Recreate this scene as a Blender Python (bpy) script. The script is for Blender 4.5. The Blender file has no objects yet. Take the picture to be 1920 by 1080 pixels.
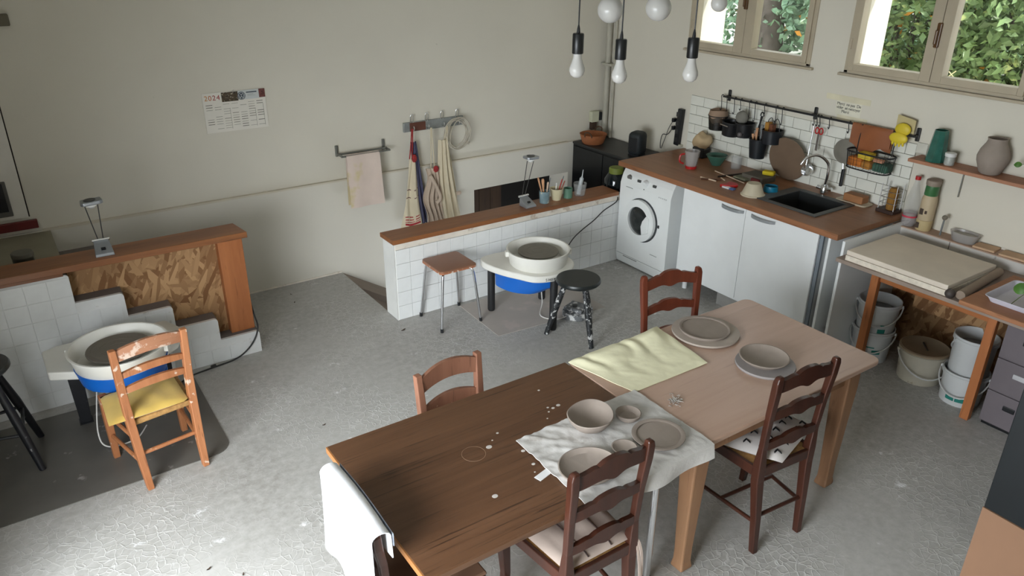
import bpy, bmesh, math, random
from mathutils import Vector, Matrix
random.seed(7)
PI = math.pi
scene = bpy.context.scene
COL = scene.collection

# ------------------------------------------------------------------ camera
cam_d = bpy.data.cameras.new('camera'); cam = bpy.data.objects.new('camera', cam_d); COL.objects.link(cam)
cam_d.sensor_fit = 'HORIZONTAL'; cam_d.sensor_width = 36.0
cam_d.lens = 1435.28 / 1920 * 36.0
cam_d.clip_start = 0.05; cam_d.clip_end = 200
_y, _p, _r = 0.6009, 0.4333, 0.0076
_f = Vector((math.sin(_y)*math.cos(_p), math.cos(_y)*math.cos(_p), -math.sin(_p)))
_rt = Vector((math.cos(_y), -math.sin(_y), 0)); _up = _rt.cross(_f)
_r2 = math.cos(_r)*_rt + math.sin(_r)*_up; _u2 = -math.sin(_r)*_rt + math.cos(_r)*_up
mw = Matrix((( _r2.x, _u2.x, -_f.x, -5.0714), (_r2.y, _u2.y, -_f.y, -5.7638), (_r2.z, _u2.z, -_f.z, 2.6345), (0, 0, 0, 1)))
cam.matrix_world = mw
scene.camera = cam

# ------------------------------------------------------------------ world, sun, daylight
w = bpy.data.worlds.new('sky'); scene.world = w; w.use_nodes = True
bg = w.node_tree.nodes['Background']; bg.inputs[0].default_value = (0.86, 0.93, 1.0, 1); bg.inputs[1].default_value = 3.4
sun_d = bpy.data.lights.new('sun', 'SUN'); sun_d.energy = 5.0; sun_d.angle = math.radians(1.0); sun_d.color = (1.0, 0.95, 0.86)
sun = bpy.data.objects.new('sun', sun_d); COL.objects.link(sun); sun.location = (3, -6, 8)
sun.rotation_euler = Vector((-.29, .85, -.80)).to_track_quat('-Z', 'Y').to_euler()

def area(name, loc, aim, sx, sy, power, col):
    d = bpy.data.lights.new(name, 'AREA'); d.shape = 'RECTANGLE'; d.size = sx; d.size_y = sy; d.energy = power; d.color = col
    o = bpy.data.objects.new(name, d); COL.objects.link(o); o.location = loc
    o.rotation_euler = Vector(aim).to_track_quat('-Z', 'Y').to_euler()
    return o
# daylight entering through the glazed door in the left wall: skylight, so it comes in downwards
dl = area('daylight_glass_door', (-6.62, -4.55, 1.25), (1, .42, -.85), 2.3, 2.1, 205, (0.90, 0.95, 1.0))
dl.data.spread = math.radians(125)

vs = scene.view_settings
vs.view_transform = 'Standard'; vs.look = 'None'; vs.exposure = 0.0; vs.gamma = 1.0
try: vs.use_curve_mapping = False
except Exception: pass

# ------------------------------------------------------------------ materials
MATS = {}
def _nt(name):
    m = bpy.data.materials.new(name); m.use_nodes = True
    nt = m.node_tree; b = nt.nodes['Principled BSDF']; MATS[name] = m
    return m, nt, b
def _n(nt, t, **kw):
    n = nt.nodes.new(t)
    for k, v in kw.items(): setattr(n, k, v)
    return n
def rgba(c): return (c[0], c[1], c[2], 1)
def S(h):
    """sRGB 0..255 -> linear"""
    return tuple(((v/255)/12.92 if v/255 <= .04045 else ((v/255+.055)/1.055)**2.4) for v in h)
def _mixc(nt, fac, a, b):
    mx = _n(nt, 'ShaderNodeMix', data_type='RGBA')
    for sock, v in ((0, fac), (6, a), (7, b)):
        if hasattr(v, 'is_output') or hasattr(v, 'links'): nt.links.new(v, mx.inputs[sock])
        else: mx.inputs[sock].default_value = v if sock == 0 else rgba(v)
    return mx.outputs[2]
def _ramp(nt, src, p0, p1):
    r = _n(nt, 'ShaderNodeMapRange'); r.inputs[1].default_value = p0; r.inputs[2].default_value = p1
    nt.links.new(src, r.inputs[0]); return r.outputs[0]
def _noise(nt, vec, scale, detail=3, rough=.55, dist=0):
    n = _n(nt, 'ShaderNodeTexNoise'); n.inputs['Scale'].default_value = scale; n.inputs['Detail'].default_value = detail
    n.inputs['Roughness'].default_value = rough; n.inputs['Distortion'].default_value = dist
    nt.links.new(vec, n.inputs['Vector']); return n.outputs['Fac']
def _bump(nt, b, h, strength, dist=.01):
    bp = _n(nt, 'ShaderNodeBump'); bp.inputs['Strength'].default_value = strength; bp.inputs['Distance'].default_value = dist
    nt.links.new(h, bp.inputs['Height']); nt.links.new(bp.outputs[0], b.inputs['Normal'])
def M(name, col, rough=.6, metal=0, var=.1, scale=6, bump=0, bscale=60, spots=None, spot_scale=40, spot_t=.62, spec=None, sheen=0):
    """procedural plain material: colour with soft noise, optional splashes and fine relief"""
    if name in MATS: return MATS[name]
    m, nt, b = _nt(name)
    tc = _n(nt, 'ShaderNodeTexCoord'); v = tc.outputs['Object']
    f = _ramp(nt, _noise(nt, v, scale), .3, .7)
    lo = tuple(max(0, c*(1-var)) for c in col); hi = tuple(min(1, c*(1+var)) for c in col)
    c = _mixc(nt, f, lo, hi)
    if spots:
        s = _ramp(nt, _noise(nt, v, spot_scale, 4, .6), spot_t, spot_t+.06)
        c = _mixc(nt, s, c, spots)
    nt.links.new(c, b.inputs['Base Color'])
    b.inputs['Roughness'].default_value = rough; b.inputs['Metallic'].default_value = metal
    if spec is not None: b.inputs['Specular IOR Level'].default_value = spec
    if sheen: b.inputs['Sheen Weight'].default_value = sheen
    if bump: _bump(nt, b, _noise(nt, v, bscale, 4, .6), bump, .005)
    return m
def WOOD(name, dark, light, axis=0, scale=9, rough=.5, spots=None, spot_scale=45, spot_t=.66, lines=.5, lt=.60, stretch=.08):
    if name in MATS: return MATS[name]
    m, nt, b = _nt(name)
    tc = _n(nt, 'ShaderNodeTexCoord'); mp = _n(nt, 'ShaderNodeMapping'); nt.links.new(tc.outputs['Object'], mp.inputs[0])
    s = [1, 1, 1]; s[axis] = stretch; mp.inputs['Scale'].default_value = s
    g = _noise(nt, mp.outputs[0], scale*1.2, 5, .65, .6)
    fine = _noise(nt, mp.outputs[0], scale*9, 3, .6, .2)
    c = _mixc(nt, _ramp(nt, g, .3, .7), dark, light)
    ln = _ramp(nt, fine, lt, lt+.10)
    mu = _n(nt, 'ShaderNodeMath', operation='MULTIPLY'); nt.links.new(ln, mu.inputs[0]); mu.inputs[1].default_value = lines
    c = _mixc(nt, mu.outputs[0], c, tuple(x*.45 for x in dark))
    if spots:
        sp = _ramp(nt, _noise(nt, tc.outputs['Object'], spot_scale, 4, .6), spot_t, spot_t+.05)
        c = _mixc(nt, sp, c, spots)
    nt.links.new(c, b.inputs['Base Color']); b.inputs['Roughness'].default_value = rough
    _bump(nt, b, fine, .12, .003)
    return m
def OSB(name, tone=1.0, ax=1):
    if name in MATS: return MATS[name]
    m, nt, b = _nt(name)
    tc = _n(nt, 'ShaderNodeTexCoord')
    cols = None; hs = None
    for k, (rot, sc, off) in enumerate(((.35, (.13, .13, .032), 0), (-.6, (.12, .12, .028), 3.1), (1.15, (.10, .10, .030), 7.7), (-1.2, (.12, .12, .026), 11.3))):
        mp = _n(nt, 'ShaderNodeMapping', vector_type='TEXTURE'); mp.inputs['Rotation'].default_value = (0, rot, 0) if ax == 1 else (rot, 0, 0); mp.inputs['Scale'].default_value = sc
        mp.inputs['Location'].default_value = (off, off, off)
        nt.links.new(tc.outputs['Object'], mp.inputs[0])
        vo = _n(nt, 'ShaderNodeTexVoronoi'); vo.inputs['Scale'].default_value = 1.0
        nt.links.new(mp.outputs[0], vo.inputs['Vector'])
        sep = _n(nt, 'ShaderNodeSeparateColor'); nt.links.new(vo.outputs['Color'], sep.inputs[0])
        c = _mixc(nt, sep.outputs[0], tuple(x*tone for x in S((134, 92, 54))), tuple(x*tone for x in S((200, 158, 112))))
        if cols is None: cols = c
        else:
            sel = _ramp(nt, sep.outputs[1], .48, .52)
            cols = _mixc(nt, sel, cols, c)
        hs = sep.outputs[2]
    nt.links.new(cols, b.inputs['Base Color']); b.inputs['Roughness'].default_value = .75
    _bump(nt, b, hs, .25, .004)
    return m
def GLASS(name, tint=(1, 1, 1), mix=.12, rough=.02):
    if name in MATS: return MATS[name]
    m = bpy.data.materials.new(name); m.use_nodes = True; nt = m.node_tree; MATS[name] = m
    nt.nodes.remove(nt.nodes['Principled BSDF']); out = nt.nodes['Material Output']
    tr = _n(nt, 'ShaderNodeBsdfTransparent'); tr.inputs[0].default_value = rgba(tint)
    gl = _n(nt, 'ShaderNodeBsdfGlossy'); gl.inputs['Roughness'].default_value = rough; gl.inputs[0].default_value = (1, 1, 1, 1)
    mx = _n(nt, 'ShaderNodeMixShader'); mx.inputs[0].default_value = mix
    nt.links.new(tr.outputs[0], mx.inputs[1]); nt.links.new(gl.outputs[0], mx.inputs[2]); nt.links.new(mx.outputs[0], out.inputs[0])
    return m
def FLOOR():
    m, nt, b = _nt('worn_cement_floor')
    tc = _n(nt, 'ShaderNodeTexCoord'); v = tc.outputs['Object']
    # curly, crackled relief, worn away in places
    ds = _n(nt, 'ShaderNodeTexNoise'); ds.inputs['Scale'].default_value = 14; ds.inputs['Detail'].default_value = 2
    nt.links.new(v, ds.inputs['Vector'])
    sc = _n(nt, 'ShaderNodeVectorMath', operation='SCALE'); sc.inputs['Scale'].default_value = .045; nt.links.new(ds.outputs['Color'], sc.inputs[0])
    ad = _n(nt, 'ShaderNodeVectorMath', operation='ADD'); nt.links.new(v, ad.inputs[0]); nt.links.new(sc.outputs[0], ad.inputs[1])
    vo = _n(nt, 'ShaderNodeTexVoronoi', feature='DISTANCE_TO_EDGE'); vo.inputs['Scale'].default_value = 25
    nt.links.new(ad.outputs[0], vo.inputs['Vector'])
    edge = _ramp(nt, vo.outputs['Distance'], .085, .0)
    wear = _ramp(nt, _noise(nt, v, 1.5, 4, .6), .42, .66)
    mu = _n(nt, 'ShaderNodeMath', operation='MULTIPLY'); nt.links.new(edge, mu.inputs[0]); nt.links.new(wear, mu.inputs[1])
    base = _mixc(nt, _ramp(nt, _noise(nt, v, 1.1, 5, .6), .3, .7), S((150, 147, 141)), S((178, 176, 171)))
    base = _mixc(nt, _ramp(nt, _noise(nt, v, 22, 4, .7), .35, .75), base, S((186, 184, 180)))
    m2 = _n(nt, 'ShaderNodeMath', operation='MULTIPLY'); nt.links.new(mu.outputs[0], m2.inputs[0]); m2.inputs[1].default_value = .55
    c = _mixc(nt, m2.outputs[0], base, S((222, 221, 218)))
    c = _mixc(nt, _ramp(nt, _noise(nt, v, 5.5, 5, .6), .665, .73), c, S((232, 232, 232)))      # dried slip
    c = _mixc(nt, _ramp(nt, _noise(nt, v, 30, 3, .6), .765, .79), c, S((90, 84, 76)))
    nt.links.new(c, b.inputs['Base Color']); b.inputs['Roughness'].default_value = .62
    _bump(nt, b, mu.outputs[0], .35, .006)
    return m
def PLASTER(name, col, bump=.05):
    m, nt, b = _nt(name)
    tc = _n(nt, 'ShaderNodeTexCoord'); v = tc.outputs['Object']
    c = _mixc(nt, _ramp(nt, _noise(nt, v, .9, 4, .6), .3, .7), tuple(x*.94 for x in col), col)
    c = _mixc(nt, _ramp(nt, _noise(nt, v, 17, 3, .6), .74, .80), c, tuple(x*.78 for x in col))
    nt.links.new(c, b.inputs['Base Color']); b.inputs['Roughness'].default_value = .85
    _bump(nt, b, _noise(nt, v, 35, 4, .6), bump, .004)
    return m

def MILK(name, col, mix=.5):
    m = bpy.data.materials.new(name); m.use_nodes = True; nt = m.node_tree; MATS[name] = m
    nt.nodes.remove(nt.nodes['Principled BSDF']); out = nt.nodes['Material Output']
    tr = _n(nt, 'ShaderNodeBsdfTransparent'); df = _n(nt, 'ShaderNodeBsdfPrincipled'); df.inputs['Base Color'].default_value = rgba(col); df.inputs['Roughness'].default_value = .25
    mx = _n(nt, 'ShaderNodeMixShader'); mx.inputs[0].default_value = mix
    nt.links.new(tr.outputs[0], mx.inputs[1]); nt.links.new(df.outputs[0], mx.inputs[2]); nt.links.new(mx.outputs[0], out.inputs[0])
    return m
floor_m = FLOOR()
wall_m = PLASTER('white_wall_paint', (.70, .662, .568))
ceil_m = PLASTER('ceiling_paint', (.82, .81, .77))
grout_m = M('grout', S((150, 146, 138)), .9)
white_tile = M('white_glazed_tile', (.80, .81, .80), .22, var=.04, scale=9)
white_paint = M('white_gloss_paint', (.80, .80, .77), .4, var=.05)
dusty_white = M('dusty_white_plaster', S((226, 218, 205)), .8, var=.10, scale=10, spots=S((196, 182, 165)), spot_scale=9, spot_t=.56)
cap_wood = WOOD('varnished_oak', S((120, 74, 42)), S((158, 102, 62)), 0, 7, .38)
orange_wood = WOOD('orange_pine', S((154, 90, 50)), S((184, 116, 68)), 2, 6, .45)
osb_m = OSB('oriented_strand_board', .92)
osb_dark = OSB('old_strand_board', .8, 0)
tread_m = M('grey_tread', S((116, 108, 104)), .8, var=.12)
red_m = M('dark_red_paint', S((96, 22, 18)), .5)
black_m = M('black_plastic', (.012, .013, .015), .35, var=.2)
black_matt = M('black_metal', (.015, .015, .016), .5, var=.2)
dark_m = M('black_lacquer', (.006, .007, .008), .35, var=.2)
grey_alu = M('grey_aluminium', S((158, 162, 166)), .38, .6, var=.05)
chrome = M('chrome', (.75, .76, .78), .16, 1.0, var=.04)
steel = M('brushed_steel', (.55, .55, .55), .32, 1.0, var=.08, scale=30)
frame_m = M('taupe_window_paint', S((180, 168, 146)), .55, var=.06)
brown_handle = M('brown_bakelite', S((92, 62, 32)), .35)
cab_white = M('white_laminate', (.84, .86, .86), .35, var=.02)
wm_white = M('washer_enamel', (.84, .86, .85), .28, var=.02)
wheel_white = M('cream_plastic', S((228, 226, 218)), .4, var=.04)
wheel_blue = M('blue_plastic', S((18, 98, 190)), .42, var=.06)
slate = M('wheel_head_metal', S((122, 117, 108)), .42, .35, var=.08)
clay_m = M('dry_clay', S((148, 136, 126)), .85, var=.06, scale=14, bump=.08, bscale=90)
clay_lt = M('pale_clay', S((172, 160, 149)), .85, var=.07, scale=12, bump=.06, bscale=90)
win_glass = GLASS('window_glass', (.97, .98, .97), .05)
clear_glass = MILK('clear_glass', (.55, .56, .55), .20)

# ------------------------------------------------------------------ mesh helpers
def V(*a): return Vector(a)
def box(bm, x0, x1, y0, y1, z0, z1, bev=0, seg=2):
    r = bmesh.ops.create_cube(bm, size=1.0)
    vs_ = r['verts']
    for v in vs_:
        v.co = V(x0 if v.co.x < 0 else x1, y0 if v.co.y < 0 else y1, z0 if v.co.z < 0 else z1)
    if bev:
        es = list({e for v in vs_ for e in v.link_edges})
        bmesh.ops.bevel(bm, geom=es, offset=bev, segments=seg, affect='EDGES', profile=.5)
def ring(bm, c, ax, r, n, ph=0):
    ax = Vector(ax).normalized(); a = ax.orthogonal().normalized(); b = ax.cross(a)
    return [bm.verts.new(Vector(c) + r*(math.cos(ph+2*PI*i/n)*a + math.sin(ph+2*PI*i/n)*b)) for i in range(n)]
def bridge(bm, a, b):
    n = len(a)
    for i in range(n):
        try: bm.faces.new((a[i], a[(i+1) % n], b[(i+1) % n], b[i]))
        except ValueError: pass
def cyl(bm, p0, p1, r0, r1=None, n=14, caps=True):
    r1 = r0 if r1 is None else r1
    d = Vector(p1) - Vector(p0)
    A = ring(bm, p0, d, r0, n); B = ring(bm, p1, d, r1, n); bridge(bm, A, B)
    if caps: bm.faces.new(A[::-1]); bm.faces.new(B)
def tube(bm, pts, r, n=8, closed=False, caps=True):
    pts = [Vector(p) for p in pts]; m = len(pts); rings = []
    rr = r if isinstance(r, (list, tuple)) else [r]*m
    t0 = (pts[1]-pts[0]).normalized(); a = t0.orthogonal().normalized()
    for i in range(m):
        if closed: t = (pts[(i+1) % m]-pts[i-1]).normalized()
        else: t = (pts[min(i+1, m-1)]-pts[max(i-1, 0)]).normalized()
        a = (a - t*a.dot(t)); a = a.normalized() if a.length > 1e-6 else t.orthogonal().normalized()
        b = t.cross(a)
        rings.append([bm.verts.new(pts[i] + rr[i]*(math.cos(2*PI*k/n)*a + math.sin(2*PI*k/n)*b)) for k in range(n)])
    for i in range(m-1): bridge(bm, rings[i], rings[i+1])
    if closed: bridge(bm, rings[-1], rings[0])
    elif caps: bm.faces.new(rings[0][::-1]); bm.faces.new(rings[-1])
def spline(pts, n=6):
    """Catmull-Rom through points"""
    P = [Vector(p) for p in pts]; out = []
    for i in range(len(P)-1):
        p0, p1, p2, p3 = P[max(i-1, 0)], P[i], P[i+1], P[min(i+2, len(P)-1)]
        for k in range(n):
            t = k/n
            out.append(.5*((2*p1)+(-p0+p2)*t+(2*p0-5*p1+4*p2-p3)*t*t+(-p0+3*p1-3*p2+p3)*t**3))
    out.append(P[-1]); return out
def lathe(bm, prof, n=28, c=(0, 0, 0), sx=1, sy=1, wob=0):
    """profile of (r, z), closed at ends when r == 0"""
    c = Vector(c); rings = []
    for r, z in prof:
        if r < 1e-6: rings.append([bm.verts.new(c + V(0, 0, z))])
        else: rings.append([bm.verts.new(c + V(r*sx*math.cos(2*PI*i/n)*(1+wob*math.sin(4*PI*i/n+1)), r*sy*math.sin(2*PI*i/n)*(1+wob*math.cos(6*PI*i/n)), z*(1+wob*.6*math.sin(4*PI*i/n)))) for i in range(n)])
    for A, B in zip(rings, rings[1:]):
        if len(A) == 1 and len(B) == 1: continue
        if len(A) == 1:
            for i in range(n): bm.faces.new((A[0], B[i], B[(i+1) % n]))
        elif len(B) == 1:
            for i in range(n): bm.faces.new((A[i], A[(i+1) % n], B[0]))
        else: bridge(bm, A, B)
def prism(bm, pts, a, b, axis='z'):
    def mk(u, v, w):
        return V(u, v, w) if axis == 'z' else (V(u, w, v) if axis == 'y' else V(w, u, v))
    A = [bm.verts.new(mk(u, v, a)) for u, v in pts]; B = [bm.verts.new(mk(u, v, b)) for u, v in pts]
    bridge(bm, A, B); bm.faces.new(A[::-1]); bm.faces.new(B)
def rrect(x0, x1, y0, y1, r, n=5):
    out = []
    for cx, cy, a0 in ((x1-r, y1-r, 0), (x0+r, y1-r, PI/2), (x0+r, y0+r, PI), (x1-r, y0+r, 1.5*PI)):
        for k in range(n+1):
            a = a0 + PI/2*k/n; out.append((cx+r*math.cos(a), cy+r*math.sin(a)))
    return out
def loft(bm, secs):
    """square-section bar: sections (cx, cy, z, half_x, half_y)"""
    R = []
    for cx, cy, z, hx, hy in secs:
        R.append([bm.verts.new(V(cx+sx*hx, cy+sy*hy, z)) for sx, sy in ((-1, -1), (1, -1), (1, 1), (-1, 1))])
    for A, B in zip(R, R[1:]): bridge(bm, A, B)
    bm.faces.new(R[0][::-1]); bm.faces.new(R[-1])
def slat(bm, hw, top, bot, yf, t=.009, n=24):
    """rail between two posts, outline top(u)/bot(u) for u in -1..1, bowed by yf(u)"""
    R = []
    for i in range(n+1):
        u = -1 + 2*i/n; x = hw*u; y = yf(u)
        R.append([bm.verts.new(V(x, y-t, bot(u))), bm.verts.new(V(x, y+t, bot(u))), bm.verts.new(V(x, y+t, top(u))), bm.verts.new(V(x, y-t, top(u)))])
    for A, B in zip(R, R[1:]): bridge(bm, A, B)
    bm.faces.new(R[0][::-1]); bm.faces.new(R[-1])
def sheet(bm, nu, nv, fn, thick=.003):
    """cloth: grid fn(u,v)->Vector, given thickness"""
    G = [[bm.verts.new(fn(i/nu, j/nv)) for j in range(nv+1)] for i in range(nu+1)]
    fs = []
    for i in range(nu):
        for j in range(nv): fs.append(bm.faces.new((G[i][j], G[i+1][j], G[i+1][j+1], G[i][j+1])))
    bm.normal_update()
    if thick: bmesh.ops.solidify(bm, geom=fs, thickness=thick)
def obj(name, bm, m, parent=None, loc=None, rotz=0, smooth=False, bevel=0, rot=None):
    bmesh.ops.recalc_face_normals(bm, faces=bm.faces[:])
    me = bpy.data.meshes.new(name); bm.to_mesh(me); bm.free()
    me.materials.append(m)
    o = bpy.data.objects.new(name, me); COL.objects.link(o)
    if parent is not None: o.parent = parent
    if loc is not None: o.location = loc
    if rot is not None: o.rotation_euler = rot
    elif rotz: o.rotation_euler = (0, 0, rotz)
    if smooth:
        me.shade_smooth()
        try: me.set_sharp_from_angle(angle=math.radians(38))
        except Exception: pass
    if bevel:
        md = o.modifiers.new('bevel', 'BEVEL'); md.width = bevel; md.segments = 2; md.limit_method = 'ANGLE'
    return o
def B(): return bmesh.new()
def bx(name, m, parent, x0, x1, y0, y1, z0, z1, bev=0, **k):
    bm = B(); box(bm, x0, x1, y0, y1, z0, z1, bev); return obj(name, bm, m, parent, **k)
def thing(name, label, cat, loc=(0, 0, 0), rotz=0, group=None):
    o = bpy.data.objects.new(name, None); COL.objects.link(o); o.empty_display_size = .1
    o.location = loc; o.rotation_euler = (0, 0, rotz); o['label'] = label; o['category'] = cat
    if group: o['group'] = group
    return o
def tag(o, label, cat, group=None):
    o['label'] = label; o['category'] = cat
    if group: o['group'] = group
    return o
def struct(o, label=None, cat=None):
    o['kind'] = 'structure'
    if label: o['label'] = label
    if cat: o['category'] = cat
    return o
def share(o, parent, loc, scale=None, name=None):
    c = o.copy(); COL.objects.link(c); c.parent = parent; c.location = loc
    if scale: c.scale = scale
    return c
def textmesh(name, body, size, m, parent, loc, rot, extrude=.0006, align='LEFT', space=1.0):
    cu = bpy.data.curves.new(name, 'FONT'); cu.body = body; cu.size = size; cu.extrude = extrude; cu.align_x = align; cu.space_character = space
    t = bpy.data.objects.new(name, cu); COL.objects.link(t)
    dg = bpy.context.evaluated_depsgraph_get(); me = bpy.data.meshes.new_from_object(t.evaluated_get(dg))
    COL.objects.unlink(t); bpy.data.objects.remove(t)
    me.materials.clear(); me.materials.append(m)
    o = bpy.data.objects.new(name, me); COL.objects.link(o); o.parent = parent; o.location = loc; o.rotation_euler = rot
    return o
# ------------------------------------------------------------------ the room
bm = B()
prism(bm, [(-6.5, -7.3), (0.0, -7.3), (0.0, 0.05), (-.80, 0.05), (-.80, -.90), (-2.884, -.90), (-2.884, 0.05), (-6.5, 0.05)], -.25, 0)
struct(obj('floor', bm, floor_m))
bm = B()
prism(bm, [(-2.884, -.004), (-1.6, -.80), (-.4, -.80), (-.4, -.95), (-2.884, -.95)], -.37, 0.0, 'y')
struct(obj('floor_ramp', bm, M('ramp_cement', S((132, 118, 106)), .85, var=.1)))
bm = B()
prism(bm, [(-2.884, -.06), (-1.6, -.86), (-.4, -.86), (-.4, -.95), (-2.884, -.95)], -.90, -.37, 'y')
struct(obj('floor_ramp', bm, MATS['ramp_cement']))

bm = B()
box(bm, -6.5, 0.42, .03, .30, .80, 3.45)
struct(obj('wall_back', bm, wall_m))
bm = B()
box(bm, -6.5, -1.55, 0, .30, -.95, .80)
box(bm, -.46, 0.42, 0, .30, -.95, .80)
box(bm, -1.55, -.46, 0, .30, .50, .80)
struct(obj('wall_back_lower', bm, PLASTER('lower_wall_paint', (.69, .657, .575))))  # colour slightly less yellow than the upper wall
brown_dark = WOOD('old_dark_planks', S((46, 30, 18)), S((66, 46, 28)), 2, 8, .8)
rec = struct(thing('wall_recess', 'dark low opening behind the half wall', 'recess'))
for k in range(4): bx('plank', brown_dark, rec, -1.55+k*.13, -1.424+k*.13, .33, .352, -.95, .56)
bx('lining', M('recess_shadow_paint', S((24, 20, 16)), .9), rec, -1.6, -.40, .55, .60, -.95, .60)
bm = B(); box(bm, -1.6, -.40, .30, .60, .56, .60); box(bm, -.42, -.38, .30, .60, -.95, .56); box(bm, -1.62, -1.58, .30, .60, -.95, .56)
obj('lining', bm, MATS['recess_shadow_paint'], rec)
del rec['category']; del rec['label']

W1 = (-2.215, -1.0); W2 = (-3.72, -2.50); WZ0, WZ1 = 1.765, 2.80
bm = B()
box(bm, 0, .42, -7.3, 0.03, -.25, WZ0); box(bm, 0, .42, -7.3, 0.03, WZ1, 3.45)
for a, b in ((-7.3, W2[0]), (W2[1], W1[0]), (W1[1], 0.03)): box(bm, 0, .42, a, b, WZ0, WZ1)
struct(obj('wall_right', bm, wall_m))
bm = B()
box(bm, -6.75, -6.5, -7.3, -5.75, 0, 3.45); box(bm, -6.75, -6.5, -3.35, .3, 0, 3.45); box(bm, -6.75, -6.5, -5.75, -3.35, 2.35, 3.45)
struct(obj('wall_left', bm, wall_m))
bm = B(); box(bm, -6.5, -5.68, -2.78, -2.66, 0, 3.45); struct(obj('wall_shade_stub', bm, wall_m))  # unseen stub, added to keep the door light off the stairs and mat
bm = B(); box(bm, -6.75, .42, -7.55, -7.3, 0, 3.45)
struct(obj('wall_front', bm, wall_m))
bm = B(); box(bm, -6.75, .42, -7.55, .3, 3.45, 3.6); struct(obj('ceiling', bm, ceil_m))

def window(n, y0, y1, panes, hy):
    t = struct(thing('window_%d' % n, 'w', 'window')); del t['label']; del t['category']
    X0, X1 = -.012, .075
    bm = B()
    box(bm, X0, X1, y0, y0+.03, WZ0, WZ1); box(bm, X0, X1, y1-.03, y1, WZ0, WZ1); box(bm, X0, X1, y0, y1, WZ0, WZ0+.02); box(bm, X0, X1, y0, y1, WZ1-.03, WZ1)
    obj('frame', bm, frame_m, t, bevel=.003)
    mid = (panes[0][0] + panes[1][1]) / 2
    for (a, b), (oa, ob) in zip(panes, ((mid, y1-.03), (y0+.03, mid-.004))):
        bm = B()
        zb, zt = WZ0+.065, WZ1-.09
        box(bm, X0-.012, X1-.02, oa, a, WZ0+.021, WZ1-.03); box(bm, X0-.012, X1-.02, b, ob, WZ0+.021, WZ1-.03)
        box(bm, X0-.012, X1-.02, a, b, WZ0+.021, zb); box(bm, X0-.012, X1-.02, a, b, zt, WZ1-.03)
        c = obj('casement', bm, frame_m, t, bevel=.003)
        bx('pane', win_glass, c, .028, .032, a-.004, b+.004, zb-.004, zt+.004)
        hz = oa+.012 if ob > mid else ob-.012
        for zz in (WZ0+.16, WZ1-.18):
            yy = y1-.03 if ob > mid else y0+.03
            bm = B(); cyl(bm, (-.028, yy, zz), (-.028, yy, zz+.07), .006, n=8); obj('hinge', bm, frame_m, c)
    bm = B(); box(bm, X0-.03, X0-.008, mid-.012, mid+.018, hy-.075, hy+.075, .006)
    box(bm, X0-.055, X0-.028, mid-.006, mid+.010, hy-.055, hy+.035, .006)
    obj('handle', bm, brown_handle, t)
    bm = B(); box(bm, -.03, 0.0, y0-.035, y1+.035, WZ0-.022, WZ0-.004); obj('sill', bm, frame_m, t, bevel=.003)
    return t
window(1, W1[0], W1[1], ((-1.497, -1.075), (-2.143, -1.678)), 2.19)
window(2, W2[0], W2[1], ((-3.05, -2.573), (-3.654, -3.193)), 2.075)

# glazed door (left wall) that the daylight comes through
t = struct(thing('door_2', 'd', 'door')); del t['label']; del t['category']
bm = B()
for y in (-5.75, -4.60, -4.55, -3.42): box(bm, -6.66, -6.60, y, y+.07, 0, 2.35)
for z in (0, 2.28): box(bm, -6.66, -6.60, -5.75, -3.35, z, z+.07)
obj('frame', bm, frame_m, t)
for y in (-5.68, -4.48): bx('pane', win_glass, t, -6.635, -6.63, y, y+1.08, .07, 2.28)
# painted door over the landing, at the far left of the back wall
t = struct(thing('door_1', 'd', 'door')); del t['label']; del t['category']
bx('leaf', M('door_paint', (.69, .66, .60), .6, var=.04), t, -5.85, -5.006, .012, .03, .905, 2.95, .003)
bx('door_gap', M('gap_shadow', S((46, 40, 34)), .9), t, -5.006, -4.998, .024, .0305, .905, 2.95)
bx('letter_plate', M('dark_grey_metal', S((92, 90, 86)), .5, .3), t, -5.42, -5.086, .0, .012, .930, 1.165, .006)
bx('flap', dark_m, t, -5.40, -5.105, -.006, .0, .965, 1.155, .004)
tag(bx('wall_bracket', M('olive_metal', S((104, 98, 80)), .6, .2), None, -.05, .05, -.045, 0, -.035, .035, .008, loc=(-4.885, .03, 2.14)), 'small olive metal bracket high on the back wall, far left', 'bracket')
struct(bx('trim_1', red_m, None, -5.85, -4.965, -.03, 0.0, .835, .892, .004))
# loose dusty edge where the upper wall steps back
bm = B(); box(bm, -4.95, -.47, -.004, .03, .793, .806)
struct(obj('trim_2', bm, M('dusty_edge', S((206, 198, 180)), .9, var=.06, scale=5)))
# floor line along the back wall
bm = B(); box(bm, -3.88, -2.884, -.010, 0, 0, .012); struct(obj('baseboard_back', bm, dusty_white))
# pipe boxing in the room corner
bm = B(); cyl(bm, (-.045, -.03, .80), (-.045, -.03, 3.45), .028, n=14); cyl(bm, (-.03, -.105, .80), (-.03, -.105, 3.45), .014, n=10)
for z in (1.5, 2.3): box(bm, -.09, 0, -.13, .02, z, z+.02)
struct(obj('trim_3', bm, M('pipe_paint', S((176, 172, 158)), .5)), 'pale heating pipes running up the room corner')

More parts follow.
